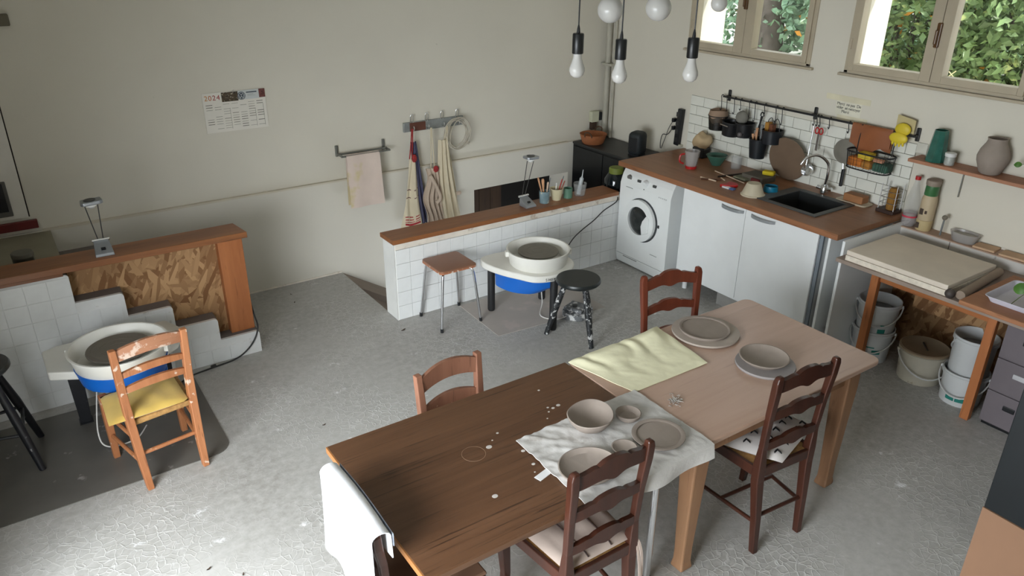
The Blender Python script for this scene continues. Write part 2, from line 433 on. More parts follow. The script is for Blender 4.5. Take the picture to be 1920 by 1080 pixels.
# ------------------------------------------------------------------ half wall (tiled) on the right
HX0, HX1, HY = -2.884, -.705, -1.074
bm = B(); box(bm, HX0, HX1, -.90, HY+.006, -.25, .611)
hw = struct(obj('wall_partition', bm, white_paint))
bm = B(); box(bm, HX0+.001, HX1, HY+.001, HY+.008, 0, .5589); obj('grout_bed', bm, grout_m, hw)
bm = B(); box(bm, HX0, HX1, HY-.004, HY+.008, .5605, .611, .003); obj('plaster_band', bm, dusty_white, hw)
bm = B(); box(bm, HX0-.006, HX0+.006, -.90, HY-.002, 0, .611, .003); obj('end_trim', bm, white_paint, hw)
TW, TH = .115, .1118
def tile_mesh(w, h, d=.006):
    bm = B(); box(bm, 0.0012, w-.0012, -d, 0, .0012, h-.0012, .0012, 1); return bm
proto = obj('tile', tile_mesh(TW, TH), white_tile, hw, (HX0+.004, HY+.002, 0))
for i in range(19):
    for j in range(5):
        if i == j == 0: continue
        share(proto, hw, (HX0+.004+i*TW, HY+.002+random.uniform(-.0006, .0006), j*TH))
bm = B(); box(bm, HX0-.02, -.772, -1.098, -.882, .611, .645, .004)
obj('cap_board', bm, cap_wood, hw)

# ------------------------------------------------------------------ staircase on the left, with tiled cheek and strand-board parapet
SY = -.968
st = thing('staircase', 'tiled white stepped staircase with oak handrail and strand board panel', 'staircase', (-4.4, -.5, 0))
def sl(o): o.location = o.location - Vector((-4.4, -.5, 0)); return o
def sbox(name, m, *a, **k): return sl(bx(name, m, st, *a, **k))
steps = [(-3.88, .16), (-4.135, .32), (-4.39, .48), (-4.645, .64), (-4.905, .80)]
for i, (x, z) in enumerate(steps):
    xl = steps[i+1][0] if i < 4 else -6.5
    sbox('tread', tread_m if i < 4 else M('landing_lino', S((138, 132, 112)), .7, var=.06), xl, x, SY+.022, 0, z-.17 if i else 0, z-.004, .002)
out = []
def corner(x, z, r=.022, n=4):
    return [(x-r+r*math.sin(PI/2*k/n), z-r+r*math.cos(PI/2*k/n)) for k in range(n+1)]
for i in range(3, -1, -1):
    x, z = steps[i]; xl = steps[i+1][0]
    if i == 3: out += [(-6.5, 0.0), (-6.5, .826)] + corner(xl, .826)
    out += [(xl, z)] + corner(x, z)
out += [(-3.88, 0)]
bm = B(); prism(bm, out, SY, SY+.022, 'y'); sl(obj('cheek', bm, M('white_cheek_paint', (.76, .765, .75), .5, var=.06, scale=7, spots=(.62, .6, .56), spot_scale=11, spot_t=.63), st))
TP = .117
lt = None
for i in range(24):
    x0 = -6.31 + i*TP + .0
    x1 = x0+TP
    if x1 > -3.885: break
    hmax = .826
    for k in range(5):
        if x1 > steps[k][0]+.001: continue
        hmax = steps[k][1] if k < 4 else .826
    # tallest step covering the whole tile width
    cover = [z for (x, z) in steps if x1 <= x+.001]
    hmax = max(cover) if cover else 0
    if hmax > .79: hmax = .826
    j = 0
    zt = .808
    while zt > .02:
        zb = max(zt-TP, 0)
        if zt <= hmax-.012 and zt-zb > .03 and x0 > -5.75:
            if zt-zb > TP-.001:
                if lt is None:
                    lt = sl(obj('tile', tile_mesh(TP, TP, .003), white_tile, st, (x0, SY, zb)))
                else: sl(share(lt, st, (x0, SY, zb)))
            else: sl(obj('tile', tile_mesh(TP, zt-zb, .003), white_tile, st, (x0, SY, zb)))
        zt -= TP
sbox('strand_board', osb_m, -4.93, -4.02, -.838, -.818, .14, .845)
sbox('post', orange_wood, -4.045, -3.888, -.905, -.80, .157, .845, .004)
sbox('strand_board', osb_m, -4.02, -3.90, -.80, -.79, .16, .845)
bm = B(); prism(bm, [(-6.5, -.995), (-3.872, -.995), (-3.90, -.78), (-6.5, -.78)], .845, .885); sl(obj('handrail', bm, cap_wood, st, bevel=.004))
sbox('rail_apron', cap_wood, -6.5, -4.93, -.985, -.96, .826, .845)

# ------------------------------------------------------------------ kitchen wall tiles (running bond) on the right wall
bm = B(); box(bm, -.004, 0.001, -3.134, -1.101, .90, 1.383); sp = struct(obj('wall_splashback', bm, M('splash_grout', S((120, 116, 104)), .9)))
PW, PH = .151, .0805
cream_tile = M('cream_metro_tile', (.76, .76, .69), .2, var=.05, scale=6)
mt = None
def mt_mesh(w, h):
    bm = B(); box(bm, -.0075, 0, -w+.0015, -.0015, .0015, h-.0015, .0022, 1); return bm
for r in range(6):
    z1 = 1.384 - r*PH; z0 = max(z1-PH, .905)
    y = -1.10 - (.0755 if r % 2 else 0)
    starts = []
    if r % 2 and r: starts.append((-1.10, .0755))
    k = 0
    while y - PW > -3.14:
        starts.append((y, PW)); y -= PW
    if y + 3.135 > .03: starts.append((y, y+3.135))
    for (yy, ww) in starts:
        if abs(ww-PW) < 1e-4 and z1-z0 > PH-.001:
            if mt is None: mt = obj('tile', mt_mesh(PW, PH), cream_tile, sp, (-.004, yy, z0))
            else: share(mt, sp, (-.004, yy, z0))
        else: obj('tile', mt_mesh(ww, z1-z0), cream_tile, sp, (-.004, yy, z0))

# ------------------------------------------------------------------ outside the right-hand windows
bm = B(); box(bm, .42, 14, -12, 12, .6, 1.25); struct(obj('ground', bm, M('pale_gravel', (.62, .58, .50), .9, var=.25, scale=20, bump=.3, bscale=30)))
leaf_g = M('leaf_green', S((112, 138, 88)), .4, var=.45, scale=5, spots=S((186, 198, 130)), spot_scale=7, spot_t=.60)
leaf_b = M('leaf_blue_green', S((118, 150, 120)), .4, var=.4, scale=5, spots=S((190, 206, 170)), spot_scale=7, spot_t=.62)
leaf_o = M('leaf_orange', S((206, 140, 40)), .6, var=.3)
straw = M('dry_straw', S((210, 198, 152)), .8, var=.2)
bark = M('grey_bark', S((92, 84, 78)), .9, var=.3, scale=12, bump=.5, bscale=20)
def leaves(bm, n, cen, rad, size, rnd, squash=1.0):
    for _ in range(n):
        while True:
            p = Vector((rnd.uniform(-1, 1), rnd.uniform(-1, 1), rnd.uniform(-1, 1)))
            if p.length <= 1 and p.length > .35: break
        p = Vector((cen[0]+p.x*rad[0], cen[1]+p.y*rad[1], cen[2]+p.z*rad[2]))
        if p.z < 1.27: p.z = 1.27 + rnd.random()*.1
        d = Vector((rnd.uniform(-1, 1), rnd.uniform(-1, 1), rnd.uniform(-.6, .5))).normalized()
        s = Vector((rnd.uniform(-1, 1), rnd.uniform(-1, 1), rnd.uniform(-.3, .3))).cross(d)
        if s.length < .1: continue
        s.normalize(); L = size*rnd.uniform(.6, 1.3); w = L*.24
        a = bm.verts.new(p); b_ = bm.verts.new(p+d*L*.5+s*w); c = bm.verts.new(p+d*L+V(0, 0, -L*.15)); e = bm.verts.new(p+d*L*.5-s*w)
        bm.faces.new((a, b_, c)); bm.faces.new((a, c, e))
def shrub(label, cen, rad, n, size, m, seed, orange=0):
    rnd = random.Random(seed)
    t = thing('shrub', label, 'shrub', (cen[0], cen[1], 1.25), 0, 'shrubs outside the windows')
    bm = B(); leaves(bm, n, (0, 0, cen[2]-1.25), rad, size, rnd)
    for v in bm.verts: v.co.z = max(v.co.z, 0.01)
    f = obj('foliage', bm, m, t); f['kind'] = 'stuff'
    bm = B()
    for _ in range(7):
        a = rnd.uniform(0, 2*PI); q = V(math.cos(a)*rad[0]*.6, math.sin(a)*rad[1]*.6, (cen[2]-1.25)+rad[2]*.5)
        tube(bm, spline([(q.x*.1, q.y*.1, 0), (q.x*.4, q.y*.4, q.z*.5), q], 4), [.018-.0012*i for i in range(9)], 6)
    obj('branch', bm, bark, t)
    if orange:
        bm = B(); leaves(bm, orange, (0, 0, cen[2]-1.25), (rad[0]*.95, rad[1]*.95, rad[2]*.95), size*1.1, rnd)
        f = obj('autumn_leaf', bm, leaf_o, t); f['kind'] = 'stuff'
    return t
def leaves(bm, n, cen, rad, size, rnd, squash=1.0):
    for _ in range(n):
        while True:
            p = Vector((rnd.uniform(-1, 1), rnd.uniform(-1, 1), rnd.uniform(-1, 1)))
            if .45 < p.length <= 1: break
        p = Vector((cen[0]+p.x*rad[0], cen[1]+p.y*rad[1], cen[2]+p.z*rad[2]))
        d = Vector((rnd.uniform(-1, 1), rnd.uniform(-1, 1), rnd.uniform(-.7, .4))).normalized()
        s = Vector((rnd.uniform(-1, 1), rnd.uniform(-1, 1), rnd.uniform(-.3, .3))).cross(d)
        if s.length < .1: continue
        s.normalize(); L = size*rnd.uniform(.6, 1.3); w = L*.27
        a = bm.verts.new(p); b_ = bm.verts.new(p+d*L*.5+s*w); c = bm.verts.new(p+d*L+V(0, 0, -L*.15)); e = bm.verts.new(p+d*L*.5-s*w)
        bm.faces.new((a, b_, c)); bm.faces.new((a, c, e))
shrub('dense green laurel shrub filling the left pane of the right window', (2.1, -1.75, 1.95), (.75, .75, 1.0), 8500, .082, leaf_g, 3, 110)
shrub('tall green shrub filling the right pane of the right window', (2.2, -2.75, 2.0), (.85, .75, 1.1), 10500, .085, leaf_g, 4, 50)
shrub('blue green shrub in the right pane of the left window', (2.9, -.35, 2.15), (.7, .62, .85), 2900, .105, leaf_b, 5, 40)
shrub('low leafy shrub behind the trunk outside the left window', (2.7, .45, 1.75), (.55, .5, .6), 1200, .10, leaf_b, 6, 8)
shrub('big dark green shrub standing furthest back in the garden', (5.2, -.6, 2.0), (1.6, 2.6, 1.4), 5200, .17, leaf_b, 8, 0)
t = thing('tree', 'grey tree trunk outside the left window', 'tree', (2.5, .12, 1.25))
bm = B(); tube(bm, spline([(0, 0, 0), (.02, .03, .5), (-.03, .05, 1.1), (.05, .1, 1.9)], 5), [.17-.004*i for i in range(16)], 12); obj('trunk', bm, bark, t, smooth=True)
bm = B(); tube(bm, spline([(0, .06, 1.0), (.1, .35, 1.4), (.2, .55, 2.0)], 5), .05, 8); obj('branch', bm, bark, t, smooth=True)
rnd = random.Random(12); bm = B()
for _ in range(60):
    a = rnd.uniform(0, 2*PI); r = rnd.uniform(.03, .28); q = V(r*math.cos(a), r*math.sin(a), rnd.uniform(.08, .42)); k1 = q*.55+V(rnd.uniform(-.05, .05), rnd.uniform(-.05, .05), .03)
    tube(bm, [(q.x*.15, q.y*.15, 0), k1, q], [.004, .003, .0015], 4)
    for _k in range(4):
        e = k1.lerp(q, rnd.random()); tube(bm, [e, e+V(rnd.uniform(-.07, .07), rnd.uniform(-.07, .07), rnd.uniform(.0, .08))], [.003, .004], 4)
o = tag(obj('dry_grass', bm, straw, None, (1.15, -2.66, 1.25)), 'tuft of dry straw-coloured weeds outside the right window', 'grass')
# ------------------------------------------------------------------ the two tables
TZ = .76
pine = WOOD('dusty_pine_top', S((178, 146, 126)), S((196, 166, 148)), 0, 4, .36, lines=.2)
pine_leg = WOOD('pine_leg', S((134, 96, 68)), S((160, 121, 89)), 2, 6, .5)
brown_top = WOOD('brown_veneer', S((84, 56, 36)), S((106, 74, 51)), 0, 9, .40, lines=.85, lt=.585, stretch=.035)
edge_m = WOOD('light_edge_banding', S((140, 92, 50)), S((164, 112, 64)), 1, 6, .5)
t = thing('pine_table', 'pale dusty pine dining table with rounded corners', 'table', (-2.39, -3.69, 0))
bm = B(); prism(bm, rrect(-.652, .655, -.415, .422, .045, 6), TZ-.024, TZ); obj('tabletop', bm, pine, t, bevel=.006)
bm = B(); prism(bm, rrect(-.64, .643, -.403, .41, .04, 6), TZ-.032, TZ-.024); obj('edge_moulding', bm, pine_leg, t)
bm = B()
for y in (-.345, .335): box(bm, -.55, .55, y, y+.02, TZ-.13, TZ-.032)
for x in (-.575, .560): box(bm, x, x+.02, -.34, .34, TZ-.13, TZ-.032)
obj('apron', bm, pine_leg, t)
for sx in (-1, 1):
    for sy in (-1, 1):
        bm = B(); h = .045; cx, cy = sx*.53, sy*.325
        loft(bm, [(cx-sx*.004, cy-sy*.004, 0, .034, .034), (cx, cy, .015, .036, .036), (cx, cy, .05, .030, .030), (cx, cy, .12, .030, .030), (cx, cy, .40, .038, .038), (cx, cy, .60, h, h), (cx, cy, TZ-.033, h, h)])
        obj('leg', bm, pine_leg, t, bevel=.010)
t = thing('brown_table', 'dark brown veneered extending table with chrome legs and light edge', 'table', (-3.655, -3.69, 0))
bx('tabletop', brown_top, t, -.600, .607, -.418, .422, TZ-.003, TZ, .001)
bx('core', brown_top, t, -.600, .607, -.42, .4225, TZ-.026, TZ-.003, .002)
bx('end_banding', edge_m, t, -.606, -.600, -.42, .4225, TZ-.028, TZ-.001, .001)
bx('extension_leaf', WOOD('extension_leaf', S((96, 62, 34)), S((126, 84, 50)), 0, 6, .5), t, -.57, .60, -.395, .40, TZ-.052, TZ-.028, .003)
bm = B()
for y in (-.34, .325): box(bm, -.5, .52, y, y+.016, TZ-.12, TZ-.052)
for x in (-.5, .505): box(bm, x, x+.016, -.34, .34, TZ-.12, TZ-.052)
obj('apron', bm, brown_top, t)
for x, y in ((-.475, -.30), (-.475, .36), (.555, -.285), (.53, .33)):
    bm = B(); cyl(bm, (x, y, .012), (x, y, TZ-.052), .0165, n=16); lg = obj('leg', bm, chrome, t, smooth=True)
    bm = B(); cyl(bm, (x, y, 0), (x, y, .014), .019, n=14); obj('foot_cap', bm, black_m, lg)
splash = M('dried_slip', S((196, 190, 184)), .9)
for px, py, r in ((-3.715, -3.63, .013), (-3.857, -3.892, .012), (-3.635, -3.57, .006), (-3.615, -3.727, .009), (-3.63, -3.818, .008), (-3.349, -3.534, .006), (-3.365, -3.563, .005), (-3.332, -3.55, .008), (-3.30, -3.545, .010), (-3.68, -3.60, .004), (-3.40, -3.60, .004), (-3.30, -3.40, .006), (-3.654, -3.861, .004)):
    bm = B(); lathe(bm, [(r, 0), (r*.9, .0008), (0, .001)], 12, (px+3.655, py+3.69, TZ), sx=1, sy=.85); obj('splash', bm, splash, t)
bm = B(); tube(bm, [(-.135+.048*math.cos(a*PI/14), .056+.048*math.sin(a*PI/14), TZ) for a in range(28)], .0009, 4, True); obj('ring_mark', bm, M('ring_mark', S((150, 122, 98)), .6), t)

# ------------------------------------------------------------------ chairs
mahog = WOOD('dark_mahogany', S((50, 26, 18)), S((74, 40, 28)), 2, 8, .32, lines=.4)
mahog2 = WOOD('reddish_mahogany', S((86, 40, 26)), S((112, 56, 38)), 2, 8, .34, lines=.4)
rush = M('woven_rush', S((168, 128, 76)), .85, var=.25, scale=50, bump=.5, bscale=120)
def lad_top(z0, a):
    return lambda u: z0 + a*(math.cos(PI*u)*.5+.5) - a*.22*math.exp(-((abs(u)-.42)/.07)**2)
def lad_bot(z0, a):
    return lambda u: z0 + a*.75*(math.cos(PI*u)*.5+.5)**.8 - a*.75*math.exp(-(u/.22)**2)
def ladder_chair(label, loc, rotz, m, group=None, nslat=3, H=.97):
    """dark ladder-back chair, origin between the rear feet, facing +y"""
    t = thing('dining_chair', label, 'chair', loc, rotz, group)
    for s in (-1, 1):
        bm = B()
        loft(bm, [(s*.146, -.005, 0, .015, .016), (s*.150, .010, .2, .018, .019), (s*.158, .03, .40, .022, .022), (s*.160, .03, .48, .022, .022), (s*.163, .026, .58, .015, .015), (s*.168, .015, .74, .016, .015), (s*.174, 0.0, H-.085, .018, .017), (s*.176, -.004, H-.03, .018, .016), (s*.174, -.006, H-.008, .015, .014), (s*.171, -.006, H, .010, .010)])
        obj('rear_leg', bm, m, t, bevel=.005)
        bm = B()
        loft(bm, [(s*.196, .408, 0, .015, .015), (s*.192, .400, .05, .016, .016), (s*.190, .392, .20, .017, .018), (s*.196, .398, .34, .021, .023), (s*.192, .39, .43, .022, .022), (s*.192, .39, .472, .022, .022)])
        obj('front_leg', bm, m, t, bevel=.005)
    zs = [(.906-(.97-H), .056, .036), (.752-(.97-H), .042, .031), (.588, .038, .029)][:nslat]
    for k, (z, h, a) in enumerate(zs):
        bm = B(); slat(bm, .168, lad_top(z+h*.62, a), lad_bot(z-h*.45, a*.8), lambda u, k=k: (.004+.010*k)-.016*(1-u*u), .010, 28); obj('back_rail', bm, m, t, smooth=True)
    bm = B()
    R = [(-.175, .012), (.175, .012), (.212, .412), (-.212, .412)]
    for (a, b) in zip(R, R[1:]+R[:1]):
        d = (Vector(b)-Vector(a)).normalized(); nn = V(-d.y, d.x)*.018
        prism(bm, [(a[0], a[1]), (b[0], b[1]), (b[0]+nn.x, b[1]+nn.y), (a[0]+nn.x, a[1]+nn.y)], .422, .474)
    obj('seat_rail', bm, m, t, bevel=.004)
    bm = B(); prism(bm, [(-.158, .03), (.158, .03), (.194, .394), (-.194, .394)], .44, .468); obj('rush_seat', bm, rush, t)
    for s in (-1, 1):
        bm = B(); cyl(bm, (s*.152, .015, .17), (s*.190, .392, .17), .010, n=10); obj('stretcher', bm, m, t, smooth=True)
    bm = B(); cyl(bm, (-.150, .012, .20), (.150, .012, .20), .010, n=10); obj('stretcher', bm, m, t, smooth=True)
    bm = B(); cyl(bm, (-.172, .21, .172), (.172, .21, .172), .010, n=10); obj('stretcher', bm, m, t, smooth=True)
    return t
def rustic_chair(label, loc, rotz, m, H=.82, rails=((.790, .058, .030), (.676, .028, .028), (.588, .031, .028)), rm=None):
    t = thing('rustic_chair', label, 'chair', loc, rotz)
    for s in (-1, 1):
        bm = B()
        loft(bm, [(s*.146, -.035, 0, .016, .017), (s*.150, -.01, .15, .019, .020), (s*.158, .012, .40, .020, .021), (s*.162, .012, .55, .019, .019), (s*.170, -.012, H, .016, .016)])
        obj('rear_leg', bm, m, t, bevel=.004)
        bm = B(); loft(bm, [(s*.186, .36, 0, .016, .016), (s*.186, .36, .25, .019, .019), (s*.184, .355, .402, .020, .020)]); obj('front_leg', bm, m, t, bevel=.004)
    for k, (z, h, a) in enumerate(rails):
        bm = B()
        slat(bm, .158, lambda u, z=z, h=h, a=a: z+h*.5+a*(1-u*u)-.012, lambda u, z=z, h=h, a=a: z-h*.5+a*.65*(1-u*u)-.012, lambda u, k=k: -.004+.006*k-.020*(1-u*u), .009, 20)
        obj('back_rail', bm, rm if rm and k == 0 else m, t, smooth=True)
    bm = B(); prism(bm, [(-.165, .012), (.165, .012), (.198, .372), (-.198, .372)], .362, .395); obj('rush_seat', bm, rush, t, bevel=.01)
    for s in (-1, 1):
        for z in (.15, .29):
            bm = B(); cyl(bm, (s*.150, 0, z), (s*.186, .358, z), .011, n=9); obj('stretcher', bm, m, t, smooth=True)
    for (y, w, z) in ((0.0, .148, .20), (.358, .184, .25)):
        bm = B(); cyl(bm, (-w, y, z), (w, y, z), .011, n=9); obj('stretcher', bm, m, t, smooth=True)
    return t
G = 'dark ladder back chairs around the tables'
cB = ladder_chair('dark ladder back chair with arrow patterned cushion at the pine table', (-2.425, -4.145, 0), -.085, mahog, G)
cC = ladder_chair('dark ladder back chair with striped pink cushion, nearest the camera', (-3.528, -4.148, 0), 0.0, mahog, G)
cD = ladder_chair('reddish dark ladder back chair on the far side, behind the stacked plates', (-2.185, -3.10, 0), PI-.20, mahog2, G)
paintwood = WOOD('clay_smeared_beech', S((150, 92, 54)), S((178, 118, 78)), 2, 7, .5, spots=S((204, 180, 160)), spot_scale=17, spot_t=.62)
paintwood2 = WOOD('brown_beech', S((128, 86, 66)), S((152, 106, 84)), 2, 7, .5, spots=S((206, 178, 150)), spot_scale=30, spot_t=.68)
cA = rustic_chair('orange wooden chair with yellow cushion in front of the left wheel', (-4.682, -2.03, 0), .15, paintwood, rm=WOOD('clay_smeared_rail', S((150, 100, 70)), S((172, 122, 92)), 0, 7, .6, spots=S((196, 172, 154)), spot_scale=12, spot_t=.50))
cE = rustic_chair('bare brown wooden chair tucked behind the dark brown table', (-3.57, -3.065, 0), PI+.10, paintwood2, .82, ((.772, .080, .034), (.610, .070, .032)))
cF = ladder_chair('dark chair at the table end with a white cloth over its back', (-4.352, -3.775, 0), -PI/2, mahog, G, 2, .90)
bx('seat_panel', M('brown_seat_leather', S((112, 84, 66)), .55), cF, -.18, .18, .04, .42, .469, .486, .008)

# cushions
def cushion(name, label, loc, rotz, w, d, h, m, pts=None, puff=.5, tilt=(0, 0)):
    bm = B(); n = 16
    def f(top):
        def g(u, v):
            a, b = 2*u-1, 2*v-1
            e = (1-abs(a)**3.2)*(1-abs(b)**3.2)
            x, y = a*w/2, b*d/2
            if pts:
                x = (1-u)*((1-v)*pts[0][0]+v*pts[3][0]) + u*((1-v)*pts[1][0]+v*pts[2][0])
                y = (1-u)*((1-v)*pts[0][1]+v*pts[3][1]) + u*((1-v)*pts[1][1]+v*pts[2][1])
            z = (h*.5 + (h*.5*e**puff if top else -h*.5*e**puff)) + (.004*math.sin(9*a+3*b)*e if top else 0)
            return V(x, y, z+tilt[0]*x+tilt[1]*y)
        return g
    for top in (True, False):
        Gd = [[bm.verts.new(f(top)(i/n, j/n)) for j in range(n+1)] for i in range(n+1)]
        for i in range(n):
            for j in range(n): bm.faces.new((Gd[i][j], Gd[i+1][j], Gd[i+1][j+1], Gd[i][j+1]))
    bmesh.ops.remove_doubles(bm, verts=bm.verts[:], dist=.0004)
    o = obj(name, bm, m, None, loc, rotz, smooth=True)
    return o
yellow = M('yellow_cotton', S((206, 172, 86)), .85, var=.08, scale=8, bump=.25, bscale=25, sheen=.2)
o = cushion('seat_cushion', '', (-4.735, -1.865, .396), .13, .40, .34, .05, yellow, [(-.225, -.175), (.160, -.195), (.185, .115), (-.18, .135)])
tag(o, 'flat yellow cotton cushion on the orange chair', 'cushion')
pink = M('pink_beige_cotton', S((190, 172, 160)), .9, var=.05, bump=.15, bscale=30)
t = thing('seat_cushion', 'pale pink seat cushion with dark stripes and tie ribbons', 'cushion', (-3.528, -3.938, .470))
c = cushion('pad', '', (0, 0, 0), 0, .36, .37, .04, pink, [(-.165, -.185), (.165, -.185), (.19, .18), (-.19, .18)], .25); c.parent = t
dk = M('dark_piping', S((60, 44, 40)), .8)
for x in (-.058, .062):
    bm = B(); tube(bm, [(x*.95, -.180, .030), (x*.96, -.160, .039), (x*.98, -.10, .0425), (x, 0, .0445), (x*1.05, .10, .0435), (x*1.08, .155, .039), (x*1.1, .174, .030)], .0030, 6); obj('stripe', bm, dk, t)
for s in (-1, 1):
    bm = B(); sheet(bm, 10, 1, lambda u, v, s=s: V(s*(.165+.05*u)+(.012 if v else 0), -.185-.02*math.sin(u*3)-.012*u, .018-.30*u*u*(1 if s > 0 else .15)), .002); obj('ribbon', bm, pink, t)
    bm = B(); sheet(bm, 10, 1, lambda u, v, s=s: V(s*(.160+.03*u)+(.012 if v else 0), -.19-.03*u, .018-.24*u*u*(1 if s > 0 else .3)), .002); obj('ribbon', bm, pink, t)
arrow_w = M('white_canvas', S((214, 208, 204)), .85, var=.04)
ink = M('black_print', S((34, 34, 36)), .8)
t = thing('seat_cushion', 'white cushion with black arrow print lying on the dark chair', 'cushion', (-2.385, -3.965, .470), 0)
CP = [(-.127, -.200), (.240, -.095), (.135, .165), (-.255, .065)]
c = cushion('pad', '', (0, 0, 0), 0, .34, .33, .075, arrow_w, CP, .55); c.parent = t
ex = Vector((.367, .105)).normalized(); ang = math.atan2(ex.y, ex.x)
for i in range(5):
    for j in range(4):
        u, v = .12+.19*i, .14+.24*j
        x = (1-u)*((1-v)*CP[0][0]+v*CP[3][0]) + u*((1-v)*CP[1][0]+v*CP[2][0]); y = (1-u)*((1-v)*CP[0][1]+v*CP[3][1]) + u*((1-v)*CP[1][1]+v*CP[2][1])
        e = (1-abs(2*u-1)**3.2)*(1-abs(2*v-1)**3.2); z = .0375+.0375*max(e, 0)**.55+.0035
        bm = B()
        prism(bm, [(-.020, .016), (-.008, .016), (.016, 0), (-.008, -.016), (-.020, -.016), (.004, 0)], -.003, .001)
        obj('arrow_mark', bm, ink, t, (x, y, z), ang+.5)

# white cloth thrown over the end chair
def drape(u, v):
    y = -.215 + .43*u
    Lo = .34 + .15/(1+math.exp((u-.55)*26)) + .010*math.sin(u*15); ARC = .10; Li = .09 + .02*math.sin(u*5)
    s_ = v*(Lo+ARC+Li); top = .010*math.cos((u-.5)*4)
    if s_ < Lo:   # outer side, facing away from the table
        k = Lo-s_; return V(-.032-.030*math.sin(u*8)*k*k-.06*k*k, y*(1+.10*k), top-k)
    if s_ < Lo+ARC:
        a = PI*(s_-Lo)/ARC; return V(-.032*math.cos(a), y, top+.024*math.sin(a))
    k = s_-Lo-ARC; return V(.032+.02*k, y*(1+.04*k), top-k)
bm = B(); sheet(bm, 44, 60, drape, .0035)
cl = obj('draped_cloth', bm, M('white_linen', (.80, .81, .83), .85, var=.05, bump=.2, bscale=40), None, (-4.352, -3.775, .885), 0, smooth=True)
tag(cl, 'white linen cloth thrown over the chair at the table end', 'cloth')
hem = M('blue_grey_check', S((150, 158, 170)), .85, var=.3, scale=60)
bm = B(); sheet(bm, 24, 2, lambda u, v: V(.040, -.217+.434*u, .008-.05*v+.010*math.cos((u-.5)*4)), .003); obj('checked_hem', bm, hem, cl, smooth=True)

# ------------------------------------------------------------------ cloths on the table
yc = M('pale_yellow_cloth', S((240, 236, 202)), .9, var=.05, bump=.25, bscale=22)
def quad(P, u, v): return (1-u)*((1-v)*Vector(P[0])+v*Vector(P[3])) + u*((1-v)*Vector(P[1])+v*Vector(P[2]))
rn = random.Random(2)
from mathutils import noise as mn
def wr(p, s, k): return mn.noise(Vector((p.x*s, p.y*s, k)))
def yel(u, v):
    p = quad([(-3.04, -3.285), (-2.43, -3.262), (-2.485, -3.66), (-2.955, -3.655)], u, v).to_3d()
    fold = math.exp(-v*3.0)*(.008+.022*abs(math.sin(u*12+v*3+wr(p, 6, 1)*2))**1.5) + math.exp(-(1-u)*9)*.014
    edge = min(1, 6*min(u, 1-u, v, 1-v)+.25)
    z = .002 + edge*(fold + .004*max(0, 1-5*abs(wr(p, 5, .3)))*math.exp(-v*1.5) + .0015*abs(wr(p, 22, 2)))
    p.x += .006*wr(p, 8, 5); p.y += .008*wr(p, 8, 9)
    return V(p.x+2.73, p.y+3.46, z)
bm = B(); sheet(bm, 60, 44, yel, .003)
tag(obj('table_cloth', bm, yc, None, (-2.73, -3.46, TZ), 0, smooth=True), 'rumpled pale yellow cloth lying across the pine table', 'cloth')
wc = M('white_cotton_cloth', S((200, 197, 193)), .9, var=.07, bump=.5, bscale=26, spots=S((176, 170, 164)), spot_scale=9, spot_t=.62)
def whi(u, v):
    over = .012 + .085*u - .03*u*u + .03*math.sin(u*PI)
    p = quad([(-3.607, -3.664), (-2.945, -3.645), (-2.945, -4.11), (-3.612, -4.11)], u, v/.86 if v < .86 else 1).to_3d()
    z = .002 + .007*max(0, 1-3.5*abs(wr(p, 9, 4)))*max(0, 1-u*.75) + .003*max(0, 1-4*abs(wr(p, 17, 7))) + .004*math.exp(-((v-.1)/.1)**2)
    if v > .80: z = .002 + (z-.002)*max(0, (.86-v)/.06)
    if v >= .86:
        k = (v-.86)/.14*over
        p.y -= .006+.010*math.sin(u*14)*k/.08 + .004
        z = .002-k
        p.x += .012*math.sin(u*9)*k/.08
    return V(p.x+3.28, p.y+3.89, z)
bm = B(); sheet(bm, 64, 60, whi, .003)
wct = tag(obj('table_cloth', bm, wc, None, (-3.28, -3.89, TZ), 0, smooth=True), 'crumpled white cloth under the clay bowls, hanging over the table edge', 'cloth')
bm = B(); box(bm, -.045, .045, -.016, .016, 0, .0015); obj('care_tag', bm, M('white_tag', (.78, .78, .78), .6), wct, (-.349, -.002, .001), .25)

# ------------------------------------------------------------------ unfired pottery
def pot(name, label, loc, prof, m, sx=1, sy=1, rotz=0, wob=0, group=None, n=40):
    bm = B(); lathe(bm, prof, n, (0, 0, 0), sx, sy, wob)
    o = obj(name, bm, m, None, loc, rotz, smooth=True); tag(o, label, 'plate' if 'plate' in name else 'bowl' if 'bowl' in name else 'board', group); return o
def plate(R, h, wall=.010, lip=.012, base=.78):
    return [(0, .001), (R*base, .0), (R, h-.004), (R, h), (R-lip*.6, h+.001), (R-lip, h-.002), (R*base-.004, wall), (0, wall-.001)]
g1 = 'unfired pottery on the tables'
pot('throwing_bat', 'large pale round bat under the rimmed plate', (-2.258, -3.437, TZ+.003), [(0, 0), (.168, 0), (.174, .006), (.172, .014), (0, .015)], clay_lt)
pot('clay_plate', 'wide shallow rimmed clay plate on the large bat by the yellow cloth', (-2.262, -3.432, TZ+.018), plate(.130, .015, .008, .013, .95), clay_m, group=g1)
pot('throwing_bat', 'smaller grey round bat under the deep clay plate', (-2.262, -3.822, TZ), [(0, 0), (.138, 0), (.142, .006), (.140, .014), (0, .015)], M('grey_bat', S((150, 144, 142)), .8, var=.05))
pot('clay_plate', 'deep clay plate on the smaller bat near the table edge', (-2.258, -3.808, TZ+.015), plate(.118, .030, .009, .008, .74), clay_m, group=g1)
Z1 = TZ+.010
pot('clay_bowl', 'largest clay bowl, wide and uneven, on the white cloth', (-3.295, -3.757, Z1), [(0, 0), (.048, .0), (.078, .018), (.100, .046), (.107, .062), (.104, .066), (.100, .064), (.088, .042), (.060, .016), (.03, .010), (0, .009)], clay_m, 1.0, .90, .5, .035, g1)
